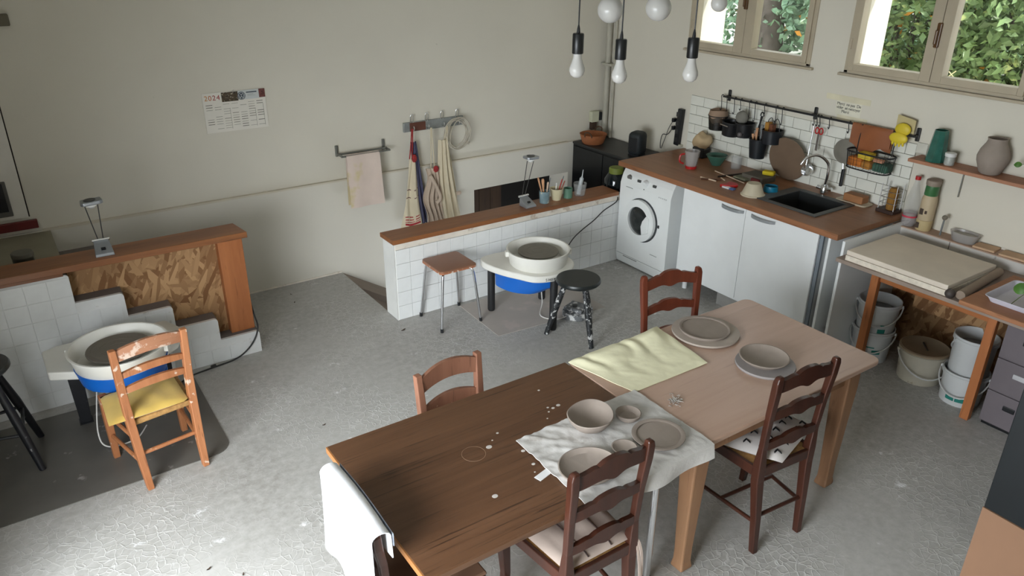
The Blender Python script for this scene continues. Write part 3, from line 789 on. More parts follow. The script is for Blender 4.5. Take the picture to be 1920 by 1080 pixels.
pot('clay_bowl', 'small shallow clay dish beside the largest bowl', (-3.120, -3.797, Z1), [(0, 0), (.040, 0), (.052, .014), (.055, .026), (.051, .028), (.044, .020), (.034, .009), (0, .008)], clay_m, group=g1)
pot('clay_plate', 'rimmed clay plate at the right end of the white cloth', (-3.107, -3.966, Z1), plate(.112, .014, .007, .020, .90), clay_m, sx=1.0, sy=.96, group=g1)
pot('clay_plate', 'deep oval clay plate at the left end of the white cloth', (-3.482, -3.972, Z1), plate(.114, .022, .008, .007, .84), clay_m, sx=1.06, sy=.97, wob=.015, group=g1)
pot('clay_bowl', 'tiny clay saucer half hidden by the chair back', (-3.285, -3.958, Z1), [(0, 0), (.036, 0), (.050, .012), (.053, .016), (.048, .017), (.034, .007), (0, .006)], clay_m, group=g1)
rn = random.Random(5); bm = B()
for _ in range(70):
    a = rn.uniform(0, 2*PI); r = abs(rn.gauss(0, .022)); L = rn.uniform(.006, .018)
    p = V(r*math.cos(a), r*math.sin(a)*.8, rn.uniform(0, .008)*max(.1, 1-r/.04)); d = V(rn.uniform(-1, 1), rn.uniform(-1, 1), rn.uniform(-.2, .5)).normalized()*L
    tube(bm, [p+V(0, 0, .002), p+d*.5+V(0, 0, .004), p+d+V(0, 0, .002)], [.0016, .0022, .001], 5)
o = obj('clay_trimmings', bm, M('clay_scrap', S((170, 164, 156)), .9, var=.3, scale=60), None, (-2.853, -3.808, TZ)); o['kind'] = 'stuff'
tag(o, 'little heap of dry clay trimmings on the pine table', 'clay scraps')
# ------------------------------------------------------------------ potter's wheels
leg_black = M('black_splattered_leg', (.012, .013, .016), .4, var=.2, spots=S((150, 150, 150)), spot_scale=26, spot_t=.68)
def splash_pan(t, cx, cy, z0, R, h, head_r, head_z):
    bm = B(); lathe(bm, [(0, z0), (R*.86, z0), (R*.90, z0+.01), (R*.965, z0+h*.93), (R, z0+h*.955), (R*1.0, z0+h), (R*.955, z0+h*1.0), (R*.93, z0+h*.94), (R*.86, z0+.02), (R*.5, z0+.016), (0, z0+.016)], 56, (cx, cy, 0))
    p = obj('splash_pan', bm, wheel_white, t, smooth=True)
    for a in (2.75, -.55):
        bm = B(); box(bm, -.012, .012, -.018, .018, -.035, .004, .003)
        obj('clip', bm, wheel_white, p, (cx+R*1.0*math.cos(a), cy+R*1.0*math.sin(a), z0+h*.9), a)
    bm = B(); lathe(bm, [(0, head_z-.012), (head_r, head_z-.012), (head_r+.002, head_z-.006), (head_r, head_z), (0, head_z)], 48, (cx, cy, 0)); hd = obj('wheel_head', bm, slate, t, smooth=True)
    bm = B(); cyl(bm, (cx, cy, z0), (cx, cy, head_z-.01), .05, n=20); obj('hub', bm, wheel_white, hd)
    bm = B()
    for r in (.3, .6, .85): tube(bm, [(cx+head_r*r*math.cos(k*PI/20), cy+head_r*r*math.sin(k*PI/20), head_z) for k in range(40)], .0009, 4, True)
    obj('ring_groove', bm, slate, hd)
def outline_spline(P, n=6):
    Q = [Vector((p[0], p[1], 0)) for p in P]; out = []; m = len(Q)
    for i in range(m):
        p0, p1, p2, p3 = Q[i-1], Q[i], Q[(i+1) % m], Q[(i+2) % m]
        for k in range(n):
            s = k/n; q = .5*((2*p1)+(-p0+p2)*s+(2*p0-5*p1+4*p2-p3)*s*s+(-p0+3*p1-3*p2+p3)*s**3); out.append((q.x, q.y))
    return out
# right-hand wheel, standing at the half wall
wx, wy = -1.985, -1.600
t = thing('pottery_wheel', 'blue and white potter wheel standing at the tiled half wall', 'pottery wheel', (wx, wy, 0))
pts = outline_spline([(-.335, .21), (-.30, .315), (-.17, .335), (.05, .30), (.20, .22), (.255, .05), (.235, -.12), (.12, -.225), (-.04, -.25), (-.17, -.20), (-.235, -.09), (-.30, .05)], 7)
bm = B(); prism(bm, pts, .396, .445); obj('table_top', bm, wheel_white, t, smooth=True, bevel=.008)
bm = B()
pb = outline_spline([(-.24, .22), (0, .25), (.19, .14), (.21, -.05), (.08, -.20), (-.09, -.20), (-.215, -.08), (-.265, .08)], 6)
c0 = [bm.verts.new(V(x, y, .405)) for x, y in pb]; c1 = [bm.verts.new(V(x*.97, y*.97, .345-.10*(x*-.3+.1))) for x, y in pb]; c2 = [bm.verts.new(V(x*.72-.075, y*.72+.03, .272)) for x, y in pb]
bridge(bm, c0, c1); bridge(bm, c1, c2); bm.faces.new(c0); bm.faces.new(c2[::-1]); obj('motor_housing', bm, wheel_blue, t, smooth=True)
for x, y in ((-.228, .285), (-.022, -.225), (.215, .235)):
    bm = B(); cyl(bm, (x, y, 0.012), (x, y, .41), .0285, n=20); lg = obj('leg', bm, black_matt, t, smooth=True)
    bm = B(); cyl(bm, (x, y, 0), (x, y, .014), .025, n=16); obj('foot_cap', bm, black_m, lg)
splash_pan(t, 0, .005, .445, .233, .115, .148, .540)
# letters follow the curved front edge
ltxt = M('grey_letter_print', S((70, 70, 72)), .6)
for ch, x, y, a in zip('SHIMPO', (-.100, -.078, -.061, -.040, -.014, .012), (-.2375, -.2465, -.2520, -.2560, -.2570, -.2560), (-.42, -.34, -.26, -.12, .0, .10)):
    textmesh('letter', ch, .030, ltxt, t, (x, y, .408), (PI/2, 0, a), .001, 'CENTER')
bm = B(); tube(bm, spline([(.10, .12, .30), (.12, .10, .06), (.02, -.02, .012), (.10, -.14, .012), (.22, -.16, .05)], 8), .004, 8); obj('power_cord', bm, M('white_cord', (.7, .68, .64), .5), t, smooth=True)
# foot pedal between wheel and stool
t = thing('foot_pedal', 'grey clay-splashed foot pedal on the floor behind the black stool', 'foot pedal', (-1.70, -1.755, 0), .4)
pedal_m = M('splashed_grey_plastic', S((112, 114, 116)), .6, var=.1, spots=S((214, 214, 212)), spot_scale=22, spot_t=.52)
bm = B(); prism(bm, outline_spline([(-.10, -.06), (0, -.085), (.10, -.06), (.12, .05), (.05, .12), (-.05, .12), (-.12, .05)]), 0, .045); obj('base', bm, pedal_m, t, bevel=.008)
bm = B(); box(bm, -.07, .07, -.05, .10, .045, .075, .01); obj('tread_plate', bm, pedal_m, t)
bm = B(); cyl(bm, (-.02, .03, .074), (-.02, .03, .082), .02, n=14); obj('knob', bm, black_m, t)
# left-hand wheel, at the stairs
wx, wy = -4.775, -1.535
t = thing('pottery_wheel', 'blue potter wheel with wide cream pan beside the staircase', 'pottery wheel', (wx, wy, 0))
bm = B(); prism(bm, [(-.355, .055), (-.36, .33), (-.29, .365), (.30, .365), (.365, .20), (.30, .05), (.20, -.03), (-.20, -.03)], .445, .495); obj('table_top', bm, wheel_white, t, bevel=.008)
bm = B(); lathe(bm, [(0, .405), (.20, .405), (.215, .413), (.236, .50), (0, .50)], 44, (0, 0, 0)); box(bm, -.18, .22, 0, .26, .33, .44, .02); obj('motor_housing', bm, wheel_blue, t, smooth=True)
for x, y in ((-.235, .30), (.24, .30), (.0, .16)):
    bm = B(); loft(bm, [(x, y, 0.01, .030, .030), (x, y, .46, .042, .042)]); lg = obj('leg', bm, leg_black, t, bevel=.004)
    bm = B(); box(bm, x-.036, x+.036, y-.036, y+.036, 0, .012); obj('foot_cap', bm, black_m, lg)
splash_pan(t, 0, 0, .488, .256, .104, .165, .570)
bm = B(); tube(bm, spline([(-.15, .10, .30), (-.20, -.02, .10), (-.17, -.07, .02), (-.03, -.06, .008), (.05, .05, .008)], 8), .004, 8); obj('power_cord', bm, MATS['white_cord'], t, smooth=True)
bx('sticker', M('pale_sticker', S((190, 205, 200)), .6), t, .12, .18, -.206, -.196, .40, .43)
# power cables
cord_m = M('black_cable', (.02, .02, .02), .5)
bm = B(); tube(bm, spline([(-3.880, -.82, .36), (-3.878, -.89, .25), (-3.884, -.96, .18), (-3.93, -.985, .10), (-4.0, -.99, .035), (-4.08, -1.0, .007), (-4.2, -1.02, .006), (-4.36, -1.05, .006), (-4.44, -1.12, .02)], 8), .0055, 8)
for k in range(2): cyl(bm, (-4.205+k*.001, -1.015, .010), (-4.235, -1.02, .010), .012, n=10)
tag(obj('power_cable', bm, cord_m, None, smooth=True), 'black cable running from the stair post along the floor', 'cable')
bm = B(); tube(bm, spline([(-.79, -1.105, .60), (-.80, -1.095, .553), (-.93, -1.092, .50), (-1.03, -1.094, .437), (-1.15, -1.096, .38), (-1.27, -1.12, .33), (-1.45, -1.20, .25), (-1.62, -1.30, .28)], 8), .0045, 8)
tag(obj('power_cable', bm, cord_m, None, smooth=True), 'black cable drooping across the tiled half wall', 'cable')

# ------------------------------------------------------------------ stools
t = thing('square_stool', 'square stool with brown seat and chrome legs beside the half wall', 'stool', (-2.545, -1.265, 0))
bm = B(); prism(bm, rrect(-.150, .150, -.150, .150, .028), .448, .468); obj('seat', bm, M('brown_formica', S((140, 96, 72)), .4, var=.06), t, bevel=.004)
bm = B(); prism(bm, rrect(-.151, .151, -.151, .151, .028), .444, .456); obj('edge_band', bm, M('chipped_edge', S((170, 110, 78)), .6, spots=S((220, 205, 190)), spot_scale=40, spot_t=.55), t)
for sx in (-1, 1):
    for sy in (-1, 1):
        bm = B(); tube(bm, spline([(sx*.085, sy*.085, .438), (sx*.115, sy*.115, .428), (sx*.128, sy*.128, .395), (sx*.148, sy*.144, .2), (sx*.166, sy*.160, .02)], 6), .0095, 10); lg = obj('leg', bm, chrome, t, smooth=True)
        bm = B(); cyl(bm, (sx*.1665, sy*.1605, 0), (sx*.1655, sy*.1595, .03), .012, n=10); obj('rubber_foot', bm, black_m, lg)
def round_stool(label, loc, rotz, R, H, n, spread, bars=True):
    t = thing('round_stool', label, 'stool', loc, rotz)
    bm = B(); lathe(bm, [(0, H-.035), (R*.93, H-.035), (R, H-.022), (R, H-.010), (R*.96, H), (0, H)], 40); obj('seat', bm, M('black_stool_paint', (.016, .02, .02), .32, var=.15), t, smooth=True)
    for k in range(n):
        a = 2*PI*k/n; d = V(math.cos(a), math.sin(a), 0)
        bm = B(); tube(bm, [d*R*.52+V(0, 0, H-.03), d*(R*.52+(spread-R*.52)*.5)+V(0, 0, H*.5), d*spread+V(0, 0, .002)], [.017, .024, .017], 12); obj('leg', bm, leg_black if 'left edge' in label else M('clay_caked_black', (.016, .018, .02), .5, var=.2, spots=S((196, 196, 194)), spot_scale=30, spot_t=.545), t, smooth=True)
    if not bars: return t
    bm = B(); z = H*.36; r = R*.52+(spread-R*.52)*(1-z/H)
    P = [V(r*math.cos(2*PI*k/n), r*math.sin(2*PI*k/n), z+.03*(k % 2)) for k in range(n)]
    for k in range(n): cyl(bm, P[k], P[(k+1) % n], .009, n=8)
    obj('stretcher', bm, leg_black, t)
    return t
round_stool('round black wooden stool caked with clay beside the right wheel', (-1.925, -1.995, 0), .38, .158, .455, 3, .215, False)
round_stool('round black stool cut off at the left edge near the stairs', (-5.43, -1.42, 0), -.85, .155, .60, 4, .245)

# chair mat
bm = B(); prism(bm, [(-6.3, -2.0), (-4.47, -1.99)] + [(-4.47+.10*math.sin(PI/2*k/6), -1.89-.10*math.cos(PI/2*k/6)) for k in range(7)] + [(-4.36, -1.09), (-6.3, -1.05)], 0.0005, .0045)
tag(obj('floor_mat', bm, M('smoky_floor_mat', S((98, 95, 89)), .42, var=.14, scale=4, spots=S((156, 153, 148)), spot_scale=7, spot_t=.64)), 'dark smooth floor mat under the left wheel and chair', 'mat')
bm = B(); prism(bm, [(-2.40, -1.70), (-1.45, -1.76), (-1.43, -1.12), (-2.38, -1.12)], .0005, .004)
tag(obj('floor_board', bm, M('dusty_board', S((178, 170, 162)), .7, var=.08, scale=3, spots=S((192, 180, 172)), spot_scale=3, spot_t=.55)), 'thin pinkish board on the floor under the right wheel', 'board')
leafm = M('dry_leaf', S((60, 44, 30)), .8)
for i, (x, y, l, a) in enumerate(((-2.93, -1.24, .045, .4), (-3.43, -.36, .025, 1.), (-3.40, -.20, .02, 2.), (-3.86, -2.05, .025, .2), (-4.72, -2.83, .025, .5), (-4.60, -2.95, .02, 1.2))):
    bm = B(); sheet(bm, 4, 2, lambda u, v: V(l*(u-.5), l*.35*(v-.5)*math.sin(PI*(.1+.8*u)), .003+.008*abs(u-.5)), .001)
    tag(obj('dry_leaf', bm, leafm, None, (x, y, .001), a), ('largest dry leaf scrap, at the end of the tiled half wall', 'dark leaf scrap on the floor nearest the stairs', 'tiny leaf scrap by the back wall near the ramp edge', 'small leaf scrap on the floor left of the bare brown chair', 'leaf scrap on the pale floor below the orange chair', 'leaf scrap on the pale floor left of the cloth covered chair')[i], 'leaf', 'leaf scraps on the floor')

# ------------------------------------------------------------------ desk lamps
def desk_lamp(label, loc, rotz, h, leanx, flip):
    t = thing('desk_lamp', label, 'lamp', loc, rotz, 'grey halogen desk lamps')
    bm = B(); vs0 = [(-.052, -.055, .0), (.052, -.055, .0), (.045, .05, .0), (-.045, .05, .0), (-.050, -.052, .018), (.050, -.052, .018), (.042, .048, .068), (-.042, .048, .068)]
    v_ = [bm.verts.new(V(*p)) for p in vs0]
    for f in ((0, 3, 2, 1), (4, 5, 6, 7), (0, 1, 5, 4), (1, 2, 6, 5), (2, 3, 7, 6), (3, 0, 4, 7)): bm.faces.new([v_[i] for i in f])
    bs = obj('base', bm, grey_alu, t, bevel=.004)
    bm = B(); box(bm, -.012, .012, -.010, .006, .034, .046); obj('switch', bm, black_m, bs, (0, .0, .002), rot=(.45, 0, 0))
    bm = B(); cyl(bm, (-.048, .05, .074), (.048, .05, .074), .009, n=12); obj('hinge_bar', bm, chrome, t, smooth=True)
    hp = V(leanx, .03, h)
    for a, b in ((-.014, -.038), (.014, .030)):
        bm = B(); cyl(bm, (a, .05, .075), (hp.x+b, hp.y, hp.z-.012), .003, n=8); obj('arm', bm, M('dark_rod', S((96, 96, 96)), .3, .8), t)
    bm = B(); prism(bm, [(-.060, -.030), (-.045, -.044), (.045, -.044), (.060, -.030), (.055, .04), (-.055, .04)], .0, .022)
    hd = obj('lamp_head', bm, grey_alu, t, hp, rot=(0, .05*flip, 0), bevel=.006)
    bm = B(); lathe(bm, [(.032, 0), (.030, -.012), (.014, -.026), (0, -.028)], 20, (-.005, 0, 0)); obj('reflector', bm, M('frosted_lens', (.85, .85, .82), .3), hd, smooth=True)
    bm = B(); lathe(bm, [(.033, .0225), (.033, .0255), (0, .0255)], 20, (-.006, 0, 0)); obj('vent', bm, black_m, hd)
desk_lamp('grey desk lamp standing on the staircase handrail', (-4.69, -.90, .885), -.03, .305, -.005, -1)
desk_lamp('grey desk lamp standing on the half wall beside the brush pots', (-1.652, -.985, .645), .06, .375, .055, 1)

# cups with tools on the half wall
CZ = .645
def vessel(name, label, cat, loc, prof, m, group=None, n=26):
    bm = B(); lathe(bm, prof, n); return tag(obj(name, bm, m, None, loc, 0, smooth=True), label, cat, group)
def cup(r0, r1, h, t=.004): return [(0, 0), (r0, 0), (r0+(r1-r0)*.4, h*.35), (r1, h), (r1-t, h), (r0+(r1-r0)*.4-t, h*.35), (r0-t, .008), (0, .008)]
g2 = 'pots along the half wall'
blue_gl = M('speckled_blue_glaze', S((120, 142, 148)), .25, var=.2, scale=20, spots=S((206, 200, 178)), spot_scale=18, spot_t=.60)
vessel('brush_pot', 'blue-grey speckled pot holding wooden tools on the half wall', 'pot', (-1.482, -.985, CZ), cup(.040, .043, .098), blue_gl, g2)
vessel('brush_pot', 'cream glazed cup holding pens on the half wall', 'pot', (-1.353, -.978, CZ), cup(.036, .058, .098), M('cream_glaze', S((206, 196, 164)), .22, var=.08), g2)
vessel('brush_pot', 'small empty green pot on the half wall', 'pot', (-1.240, -.985, CZ), cup(.038, .038, .082), M('sage_glaze', S((92, 128, 108)), .35, var=.1), g2)
o = vessel('measuring_cup', 'clear plastic beaker holding a syringe on the half wall', 'cup', (-1.118, -.99, CZ), cup(.045, .057, .105, .003), clear_glass, g2)
tool_m = M('boxwood_tool', S((200, 150, 112)), .55, var=.15); red_t = M('red_pen', S((170, 60, 56)), .4); grey_t = M('grey_tool', S((120, 124, 124)), .4)
def stick(label, cat, name, base, tip, r, m, paddle=None):
    bm = B(); a, b = Vector(base), Vector(tip); d = b-a
    tube(bm, [V(0, 0, 0), d*.5, d*.92, d], [r, r, r*(paddle or 1), r*.7*(paddle or 1)], 8)
    return tag(obj(name, bm, m, None, a, 0, smooth=True), label, cat, 'tools in the pots on the half wall')
P0 = V(-1.482, -.985, CZ+.012)
stick('long wooden modelling tool leaning left in the blue pot', 'tool', 'modelling_tool', P0+V(-.006, 0, 0), P0+V(-.062, .01, .205), .0055, tool_m, 1.4)
stick('short wooden stick at the left rim of the blue pot', 'tool', 'modelling_tool', P0+V(-.012, .0, 0), P0+V(-.045, .0, .135), .0045, tool_m)
stick('broad wooden rib standing in the blue pot', 'tool', 'modelling_tool', P0+V(.0, .006, 0), P0+V(-.012, .012, .185), .007, tool_m, 1.9)
stick('flat pale wooden tool at the right rim of the blue pot', 'tool', 'modelling_tool', P0+V(.010, -.004, 0), P0+V(.034, .0, .155), .0055, M('pale_tool', S((205, 180, 158)), .6), 1.6)
stick('thin grey loop tool between the blue pot and the cream cup', 'tool', 'loop_tool', P0+V(.014, .008, 0), P0+V(.072, .02, .180), .003, grey_t, 1.5)
P0 = V(-1.353, -.978, CZ+.012)
stick('red pen leaning out of the cream cup', 'pen', 'pen', P0+V(0, 0, 0), P0+V(.062, .01, .150), .005, red_t)
stick('brownish red pen beside the red pen in the cream cup', 'pen', 'pen', P0+V(.01, -.008, 0), P0+V(.082, .0, .135), .005, M('brown_pen', S((150, 84, 70)), .4))
stick('white capped pen at the left of the cream cup', 'pen', 'pen', P0+V(-.004, .006, 0), P0+V(.004, .012, .125), .005, M('white_pen', (.7, .7, .68), .4))
stick('dark capped tool at the back of the cream cup', 'tool', 'loop_tool', P0+V(.004, .010, 0), P0+V(.085, .02, .170), .0045, grey_t)
t = thing('syringe', 'translucent syringe standing in the clear beaker', 'syringe', (-1.112, -.99, CZ+.010))
syr = M('frosted_plastic', S((176, 182, 184)), .3, var=.03)
bm = B(); cyl(bm, (-.018, 0, 0), (.010, 0, .135), .017, n=14); obj('barrel', bm, syr, t, smooth=True)
bm = B(); cyl(bm, (.010, 0, .134), (.014, 0, .150), .012, .006, n=12); cyl(bm, (.014, 0, .150), (.022, 0, .205), .005, .003, n=10); obj('nozzle', bm, syr, t, smooth=True)

# tin on the landing
t = thing('round_tin', 'round grey tin with lid on the landing', 'tin', (-5.098, -.555, .794))
bm = B(); lathe(bm, [(0, 0), (.055, 0), (.058, .004), (.058, .05), (0, .05)], 32); obj('body', bm, M('dark_tin', S((88, 86, 78)), .3, .7), t, smooth=True)
bm = B(); lathe(bm, [(.0605, .048), (.0605, .070), (.057, .074), (0, .074)], 32); obj('lid', bm, M('dull_tin', S((112, 108, 98)), .45, .5), t, smooth=True)
# ------------------------------------------------------------------ calendar on the back wall (upper wall face at y = .03)
t = thing('wall_calendar', 'white 2024 wall calendar hanging alone on the back wall', 'calendar', (-3.565, .026, 1.445))
paper = M('calendar_card', (.76, .725, .65), .7, var=.03)
bx('card', paper, t, -.225, .225, -.003, 0, -.142, .142)
RX = (PI/2, 0, 0)
for ch, x, c in (('2', -.212, (196, 128, 52)), ('0', -.184, (190, 104, 56)), ('2', -.155, (150, 42, 34)), ('4', -.126, (160, 34, 34))):
    textmesh('digit', ch, .050, M('digit_%d_%d' % c[:2], S(c), .7), t, (x, -.0032, .090), RX, .0004)
bx('photo_print', M('photo_print', S((74, 62, 44)), .6, var=.7, scale=50, spots=S((180, 170, 150)), spot_scale=60, spot_t=.58), t, -.090, .028, -.0036, -.003, .072, .139)
bx('photo_print', M('photo_print_red', S((110, 64, 58)), .6, var=.5, scale=60), t, .180, .225, -.0036, -.003, .080, .142)
bx('header', M('header_card', S((200, 204, 202)), .6, var=.03), t, .028, .180, -.0035, -.003, .076, .142)
lg_m = M('logo_dark', S((60, 72, 82)), .5); lg_w = M('logo_white', S((206, 210, 210)), .6)
bm = B(); cyl(bm, (.052, -.0036, .104), (.052, -.0040, .104), .029, n=32); lo = obj('emblem', bm, lg_m, t)
bm = B()
tube(bm, [(.052+.0235*math.cos(k*PI/16), -.0041, .104+.0235*math.sin(k*PI/16)) for k in range(32)], .0013, 4, True)
for a, b in (((-.011, .018), (0, .002)), ((0, .002), (.011, .018)), ((-.020, .010), (-.010, -.018)), ((-.010, -.018), (0, -.002)), ((0, -.002), (.010, -.018)), ((.010, -.018), (.020, .010))):
    tube(bm, [(.052+a[0], -.0041, .104+a[1]), (.052+b[0], -.0041, .104+b[1])], .0019, 4)
obj('emblem_strokes', bm, lg_w, lo)
bm = B(); box(bm, .088, .165, -.0038, -.0034, .121, .129); obj('header_line', bm, lg_m, t)
bm = B(); box(bm, .095, .140, -.0038, -.0034, .108, .111); box(bm, .095, .155, -.0038, -.0034, .099, .101); obj('header_line', bm, M('header_grey', S((150, 154, 154)), .6), t)
pg = M('print_grey', S((130, 126, 112)), .7); pgo = M('print_olive', S((92, 92, 76)), .7)
rn = random.Random(4)
for c in range(7):
    bm = B(); x0 = -.208+c*.0605
    for r in range(11):
        z = .055-r*.0172
        if rn.random() < .72: box(bm, x0, x0+.046, -.0036, -.003, z, z+(.004 if rn.random() < .25 else .0022))
    if rn.random() < .6: box(bm, x0+.0455, x0+.0475, -.0036, -.003, -.125, .04*rn.random())
    obj('month_column', bm, pgo if c in (0, 1, 4, 6) else pg, t)
bm = B(); cyl(bm, (0, .0, .142), (0, -.004, .150), .003, n=8); tube(bm, [(-.02, -.001, .14), (0, -.002, .150), (.02, -.001, .14)], .0008, 5); obj('hanger', bm, steel, t)

# ------------------------------------------------------------------ towel bar and towel
t = thing('towel_rail', 'grey double towel rail on the back wall', 'towel rail', (-2.62, .03, 1.03))
rail_m = M('grey_painted_metal', S((118, 118, 112)), .4, .5)
for s, x in ((-1, -.205), (1, .205)):
    bx('bracket', rail_m, t, x-.012, x+.012, -.018, 0, -.035, .055, .005)
    bm = B(); box(bm, x-.006, x+.006, -.125, -.015, -.020, -.004); obj('arm', bm, rail_m, t, bevel=.002)
for y, z in ((-.055, -.008), (-.120, -.014)):
    bm = B(); cyl(bm, (-.213, y, z), (.213, y, z), .0075, n=12); obj('bar', bm, rail_m, t, smooth=True)
tw = M('pinkish_terry', S((214, 196, 184)), .95, var=.05, bump=.3, bscale=80, spots=S((206, 190, 150)), spot_scale=2.5, spot_t=.60)
def towel(u, v):
    s = v*.86; x = -.15+.285*u
    if s < .43: k = .43-s; return V(x+.03*k*u, -.012-.006*math.sin(u*8)-.03*k, -k)
    k = s-.43
    if k < .03: a = PI*k/.03; return V(x, -.0-.012*math.cos(a)-0.0+.0, .012*math.sin(a)) if False else V(x, -.012*math.cos(a), .012*math.sin(a))
    k -= .03; return V(x-.012*k, .012+.01*k, -k*1.02)
bm = B(); sheet(bm, 20, 44, lambda u, v: towel(u, v), .006)
tag(obj('towel', bm, tw, None, (-2.645, -.090, 1.016), 0, smooth=True), 'faded pink towel hanging over the grey rail', 'towel')

# ------------------------------------------------------------------ coat rack with aprons and a coiled cable
t = thing('coat_rack', 'metal and wood hook rail holding the aprons', 'coat rack', (-1.935, .03, 1.155))
bx('back_plate', M('galvanised_plate', S((150, 154, 152)), .45, .4, var=.12, scale=20), t, -.29, .29, -.022, 0, -.042, .038, .004)
bx('wood_insert', M('red_brown_wood', S((96, 56, 42)), .6, var=.15), t, -.235, -.085, -.028, -.020, -.038, .034, .003)
hk = []
for x in (-.215, -.075, .075, .225):
    bm = B(); tube(bm, spline([(x, -.024, -.02), (x, -.05, -.028), (x, -.068, -.008), (x, -.060, .01)], 5), .004, 8)
    tube(bm, spline([(x-.010, -.022, .03), (x-.014, -.03, .085), (x, -.034, .105), (x+.014, -.03, .085), (x+.010, -.022, .03)], 5), .003, 7)
    obj('hook', bm, steel, t, smooth=True)
def hang(name, label, m, x0, z1, z0, prof, folds, amp, ph=0, cat='apron', y=-.03, strap=None, strap_m=None):
    """cloth hanging from z1 to z0; prof(v) -> (left x, right x) with v from top to bottom"""
    t = thing(name, label, cat, (x0, y, z1), 0, 'aprons on the hook rail')
    def f(u, v):
        a, b = prof(v); k = min(1, .3+v)
        return V(a+(b-a)*u, -.012 - amp*k*(.5+.5*math.sin(folds*2*PI*u+ph+1.3*math.sin(v*4))) - .02*math.sin(PI*u), -(z1-z0)*v*(1-.02*math.sin(u*9+ph)))
    bm = B(); sheet(bm, 44, 30, f, .004); obj('cloth', bm, m, t, smooth=True)
    if strap:
        for a, b in strap:
            bm = B(); tube(bm, [V(*a), (V(*a)+V(*b))*.5+V(0, -.004, 0), V(*b)], .005, 6); obj('neck_strap', bm, strap_m or m, t)
    return t, f
cream = M('cream_cotton', S((206, 194, 168)), .9, var=.06, bump=.2, bscale=40)
beige = M('pinkish_beige_cotton', S((188, 170, 152)), .9, var=.10, bump=.3, bscale=25)
navy = M('navy_cotton', S((74, 74, 98)), .9, var=.1, bump=.2, bscale=40)
redc = M('red_checked_cotton', S((150, 44, 44)), .9, var=.4, scale=120)
hang('apron', 'dark navy apron hanging behind the red striped one', navy, -2.16, 1.04, .30, lambda v: (-.03+.0*v, .02+.075*v), 2, .03, 1, y=-.012)
t1, f1 = hang('apron', 'cream apron with red stripes at the left end of the rail', cream, -2.20, .905, .285, lambda v: (-.025-.12*v**1.1, .03+.035*v), 1.6, .04, .5, strap=[((-.0, -.02, -.01), (.02, -.02, .25)), ((-.022, -.02, .0), (.012, -.02, .25))], strap_m=redc, y=-.045)
def band(v0, v1, m, u0=0.0, u1=1.0):
    bm = B()
    def g(u, v):
        p = f1(u0+(u1-u0)*u, v0+(v1-v0)*v); return p + V(0, -.004, 0)
    sheet(bm, 30, 1, g, .001); obj('stripe', bm, m, t1)
red_s = M('red_stripe', S((156, 40, 48)), .9)
for v0, v1 in ((.80, .815), (.84, .855), (.875, .885), (.90, .93), (.96, .975)): band(v0, v1, red_s)
for v0 in (.42, .53): band(v0, v0+.012, M('brown_stripe', S((96, 62, 66)), .9))
bm = B(); bmesh.ops.create_icosphere(bm, subdivisions=2, radius=.032, matrix=Matrix.Diagonal((.75, .6, 1.15, 1))); obj('knotted_tie', bm, redc, t1, (.012, -.04, .005), smooth=True)
t2, f2 = hang('apron', 'crumpled beige apron in the middle of the rail', beige, -2.01, .80, .285, lambda v: (-.07-.035*v+.02*math.sin(v*9), .065+.02*v+.015*math.sin(v*7)), 4, .05, 2, strap=[((-.012, -.02, -.02), (-.0, -.02, .345)), ((.022, -.02, -.02), (.008, -.02, .345))], strap_m=cream, y=-.045)
bm = B(); bmesh.ops.create_icosphere(bm, subdivisions=2, radius=.03, matrix=Matrix.Diagonal((.9, .5, 1, 1))); obj('red_tie', bm, redc, t2, (.02, -.05, -.01), smooth=True)
bm = B(); tube(bm, spline([(-.05, -.07, -.05), (.0, -.085, -.16), (.03, -.09, -.26), (-.01, -.085, -.30)], 6), [.016]*19, 8); obj('twisted_tie', bm, beige, t2, smooth=True)
t3, f3 = hang('apron', 'plain cream apron at the right end of the rail', cream, -1.865, 1.03, .285, lambda v: (-.075-.03*v, .02+.11*v**1.2), 3.2, .045, 4, strap=[((-.02, -.02, -.01), (.01, -.02, .11)), ((.0, -.02, -.01), (.02, -.02, .11))], y=-.045)
bm = B(); bmesh.ops.create_icosphere(bm, subdivisions=2, radius=.022, matrix=Matrix.Diagonal((1.3, .6, .9, 1))); obj('pocket_knot', bm, beige, t3, (.09, -.06, -.49), smooth=True)
bm = B(); rn = random.Random(9)
for k in range(6):
    rx, rz = .100+.02*rn.random(), .118+.02*rn.random(); ox, oz = rn.uniform(-.02, .02), rn.uniform(-.02, .012); tl = rn.uniform(-.25, .25)
    tube(bm, [V(ox+rx*math.cos(a*PI/18+tl), -.012-.008*k+.01*math.sin(a*PI/9+k), oz+rz*math.sin(a*PI/18)) for a in range(36)], .0042, 7, True)
cyl(bm, (.085, -.03, -.09), (.11, -.03, -.10), .012, n=10)
tag(obj('coiled_cable', bm, M('ivory_cable', S((186, 178, 162)), .5, var=.08), None, (-1.745, -.035, 1.062), 0, smooth=True), 'coiled ivory cable on the last hook of the rail', 'cable')

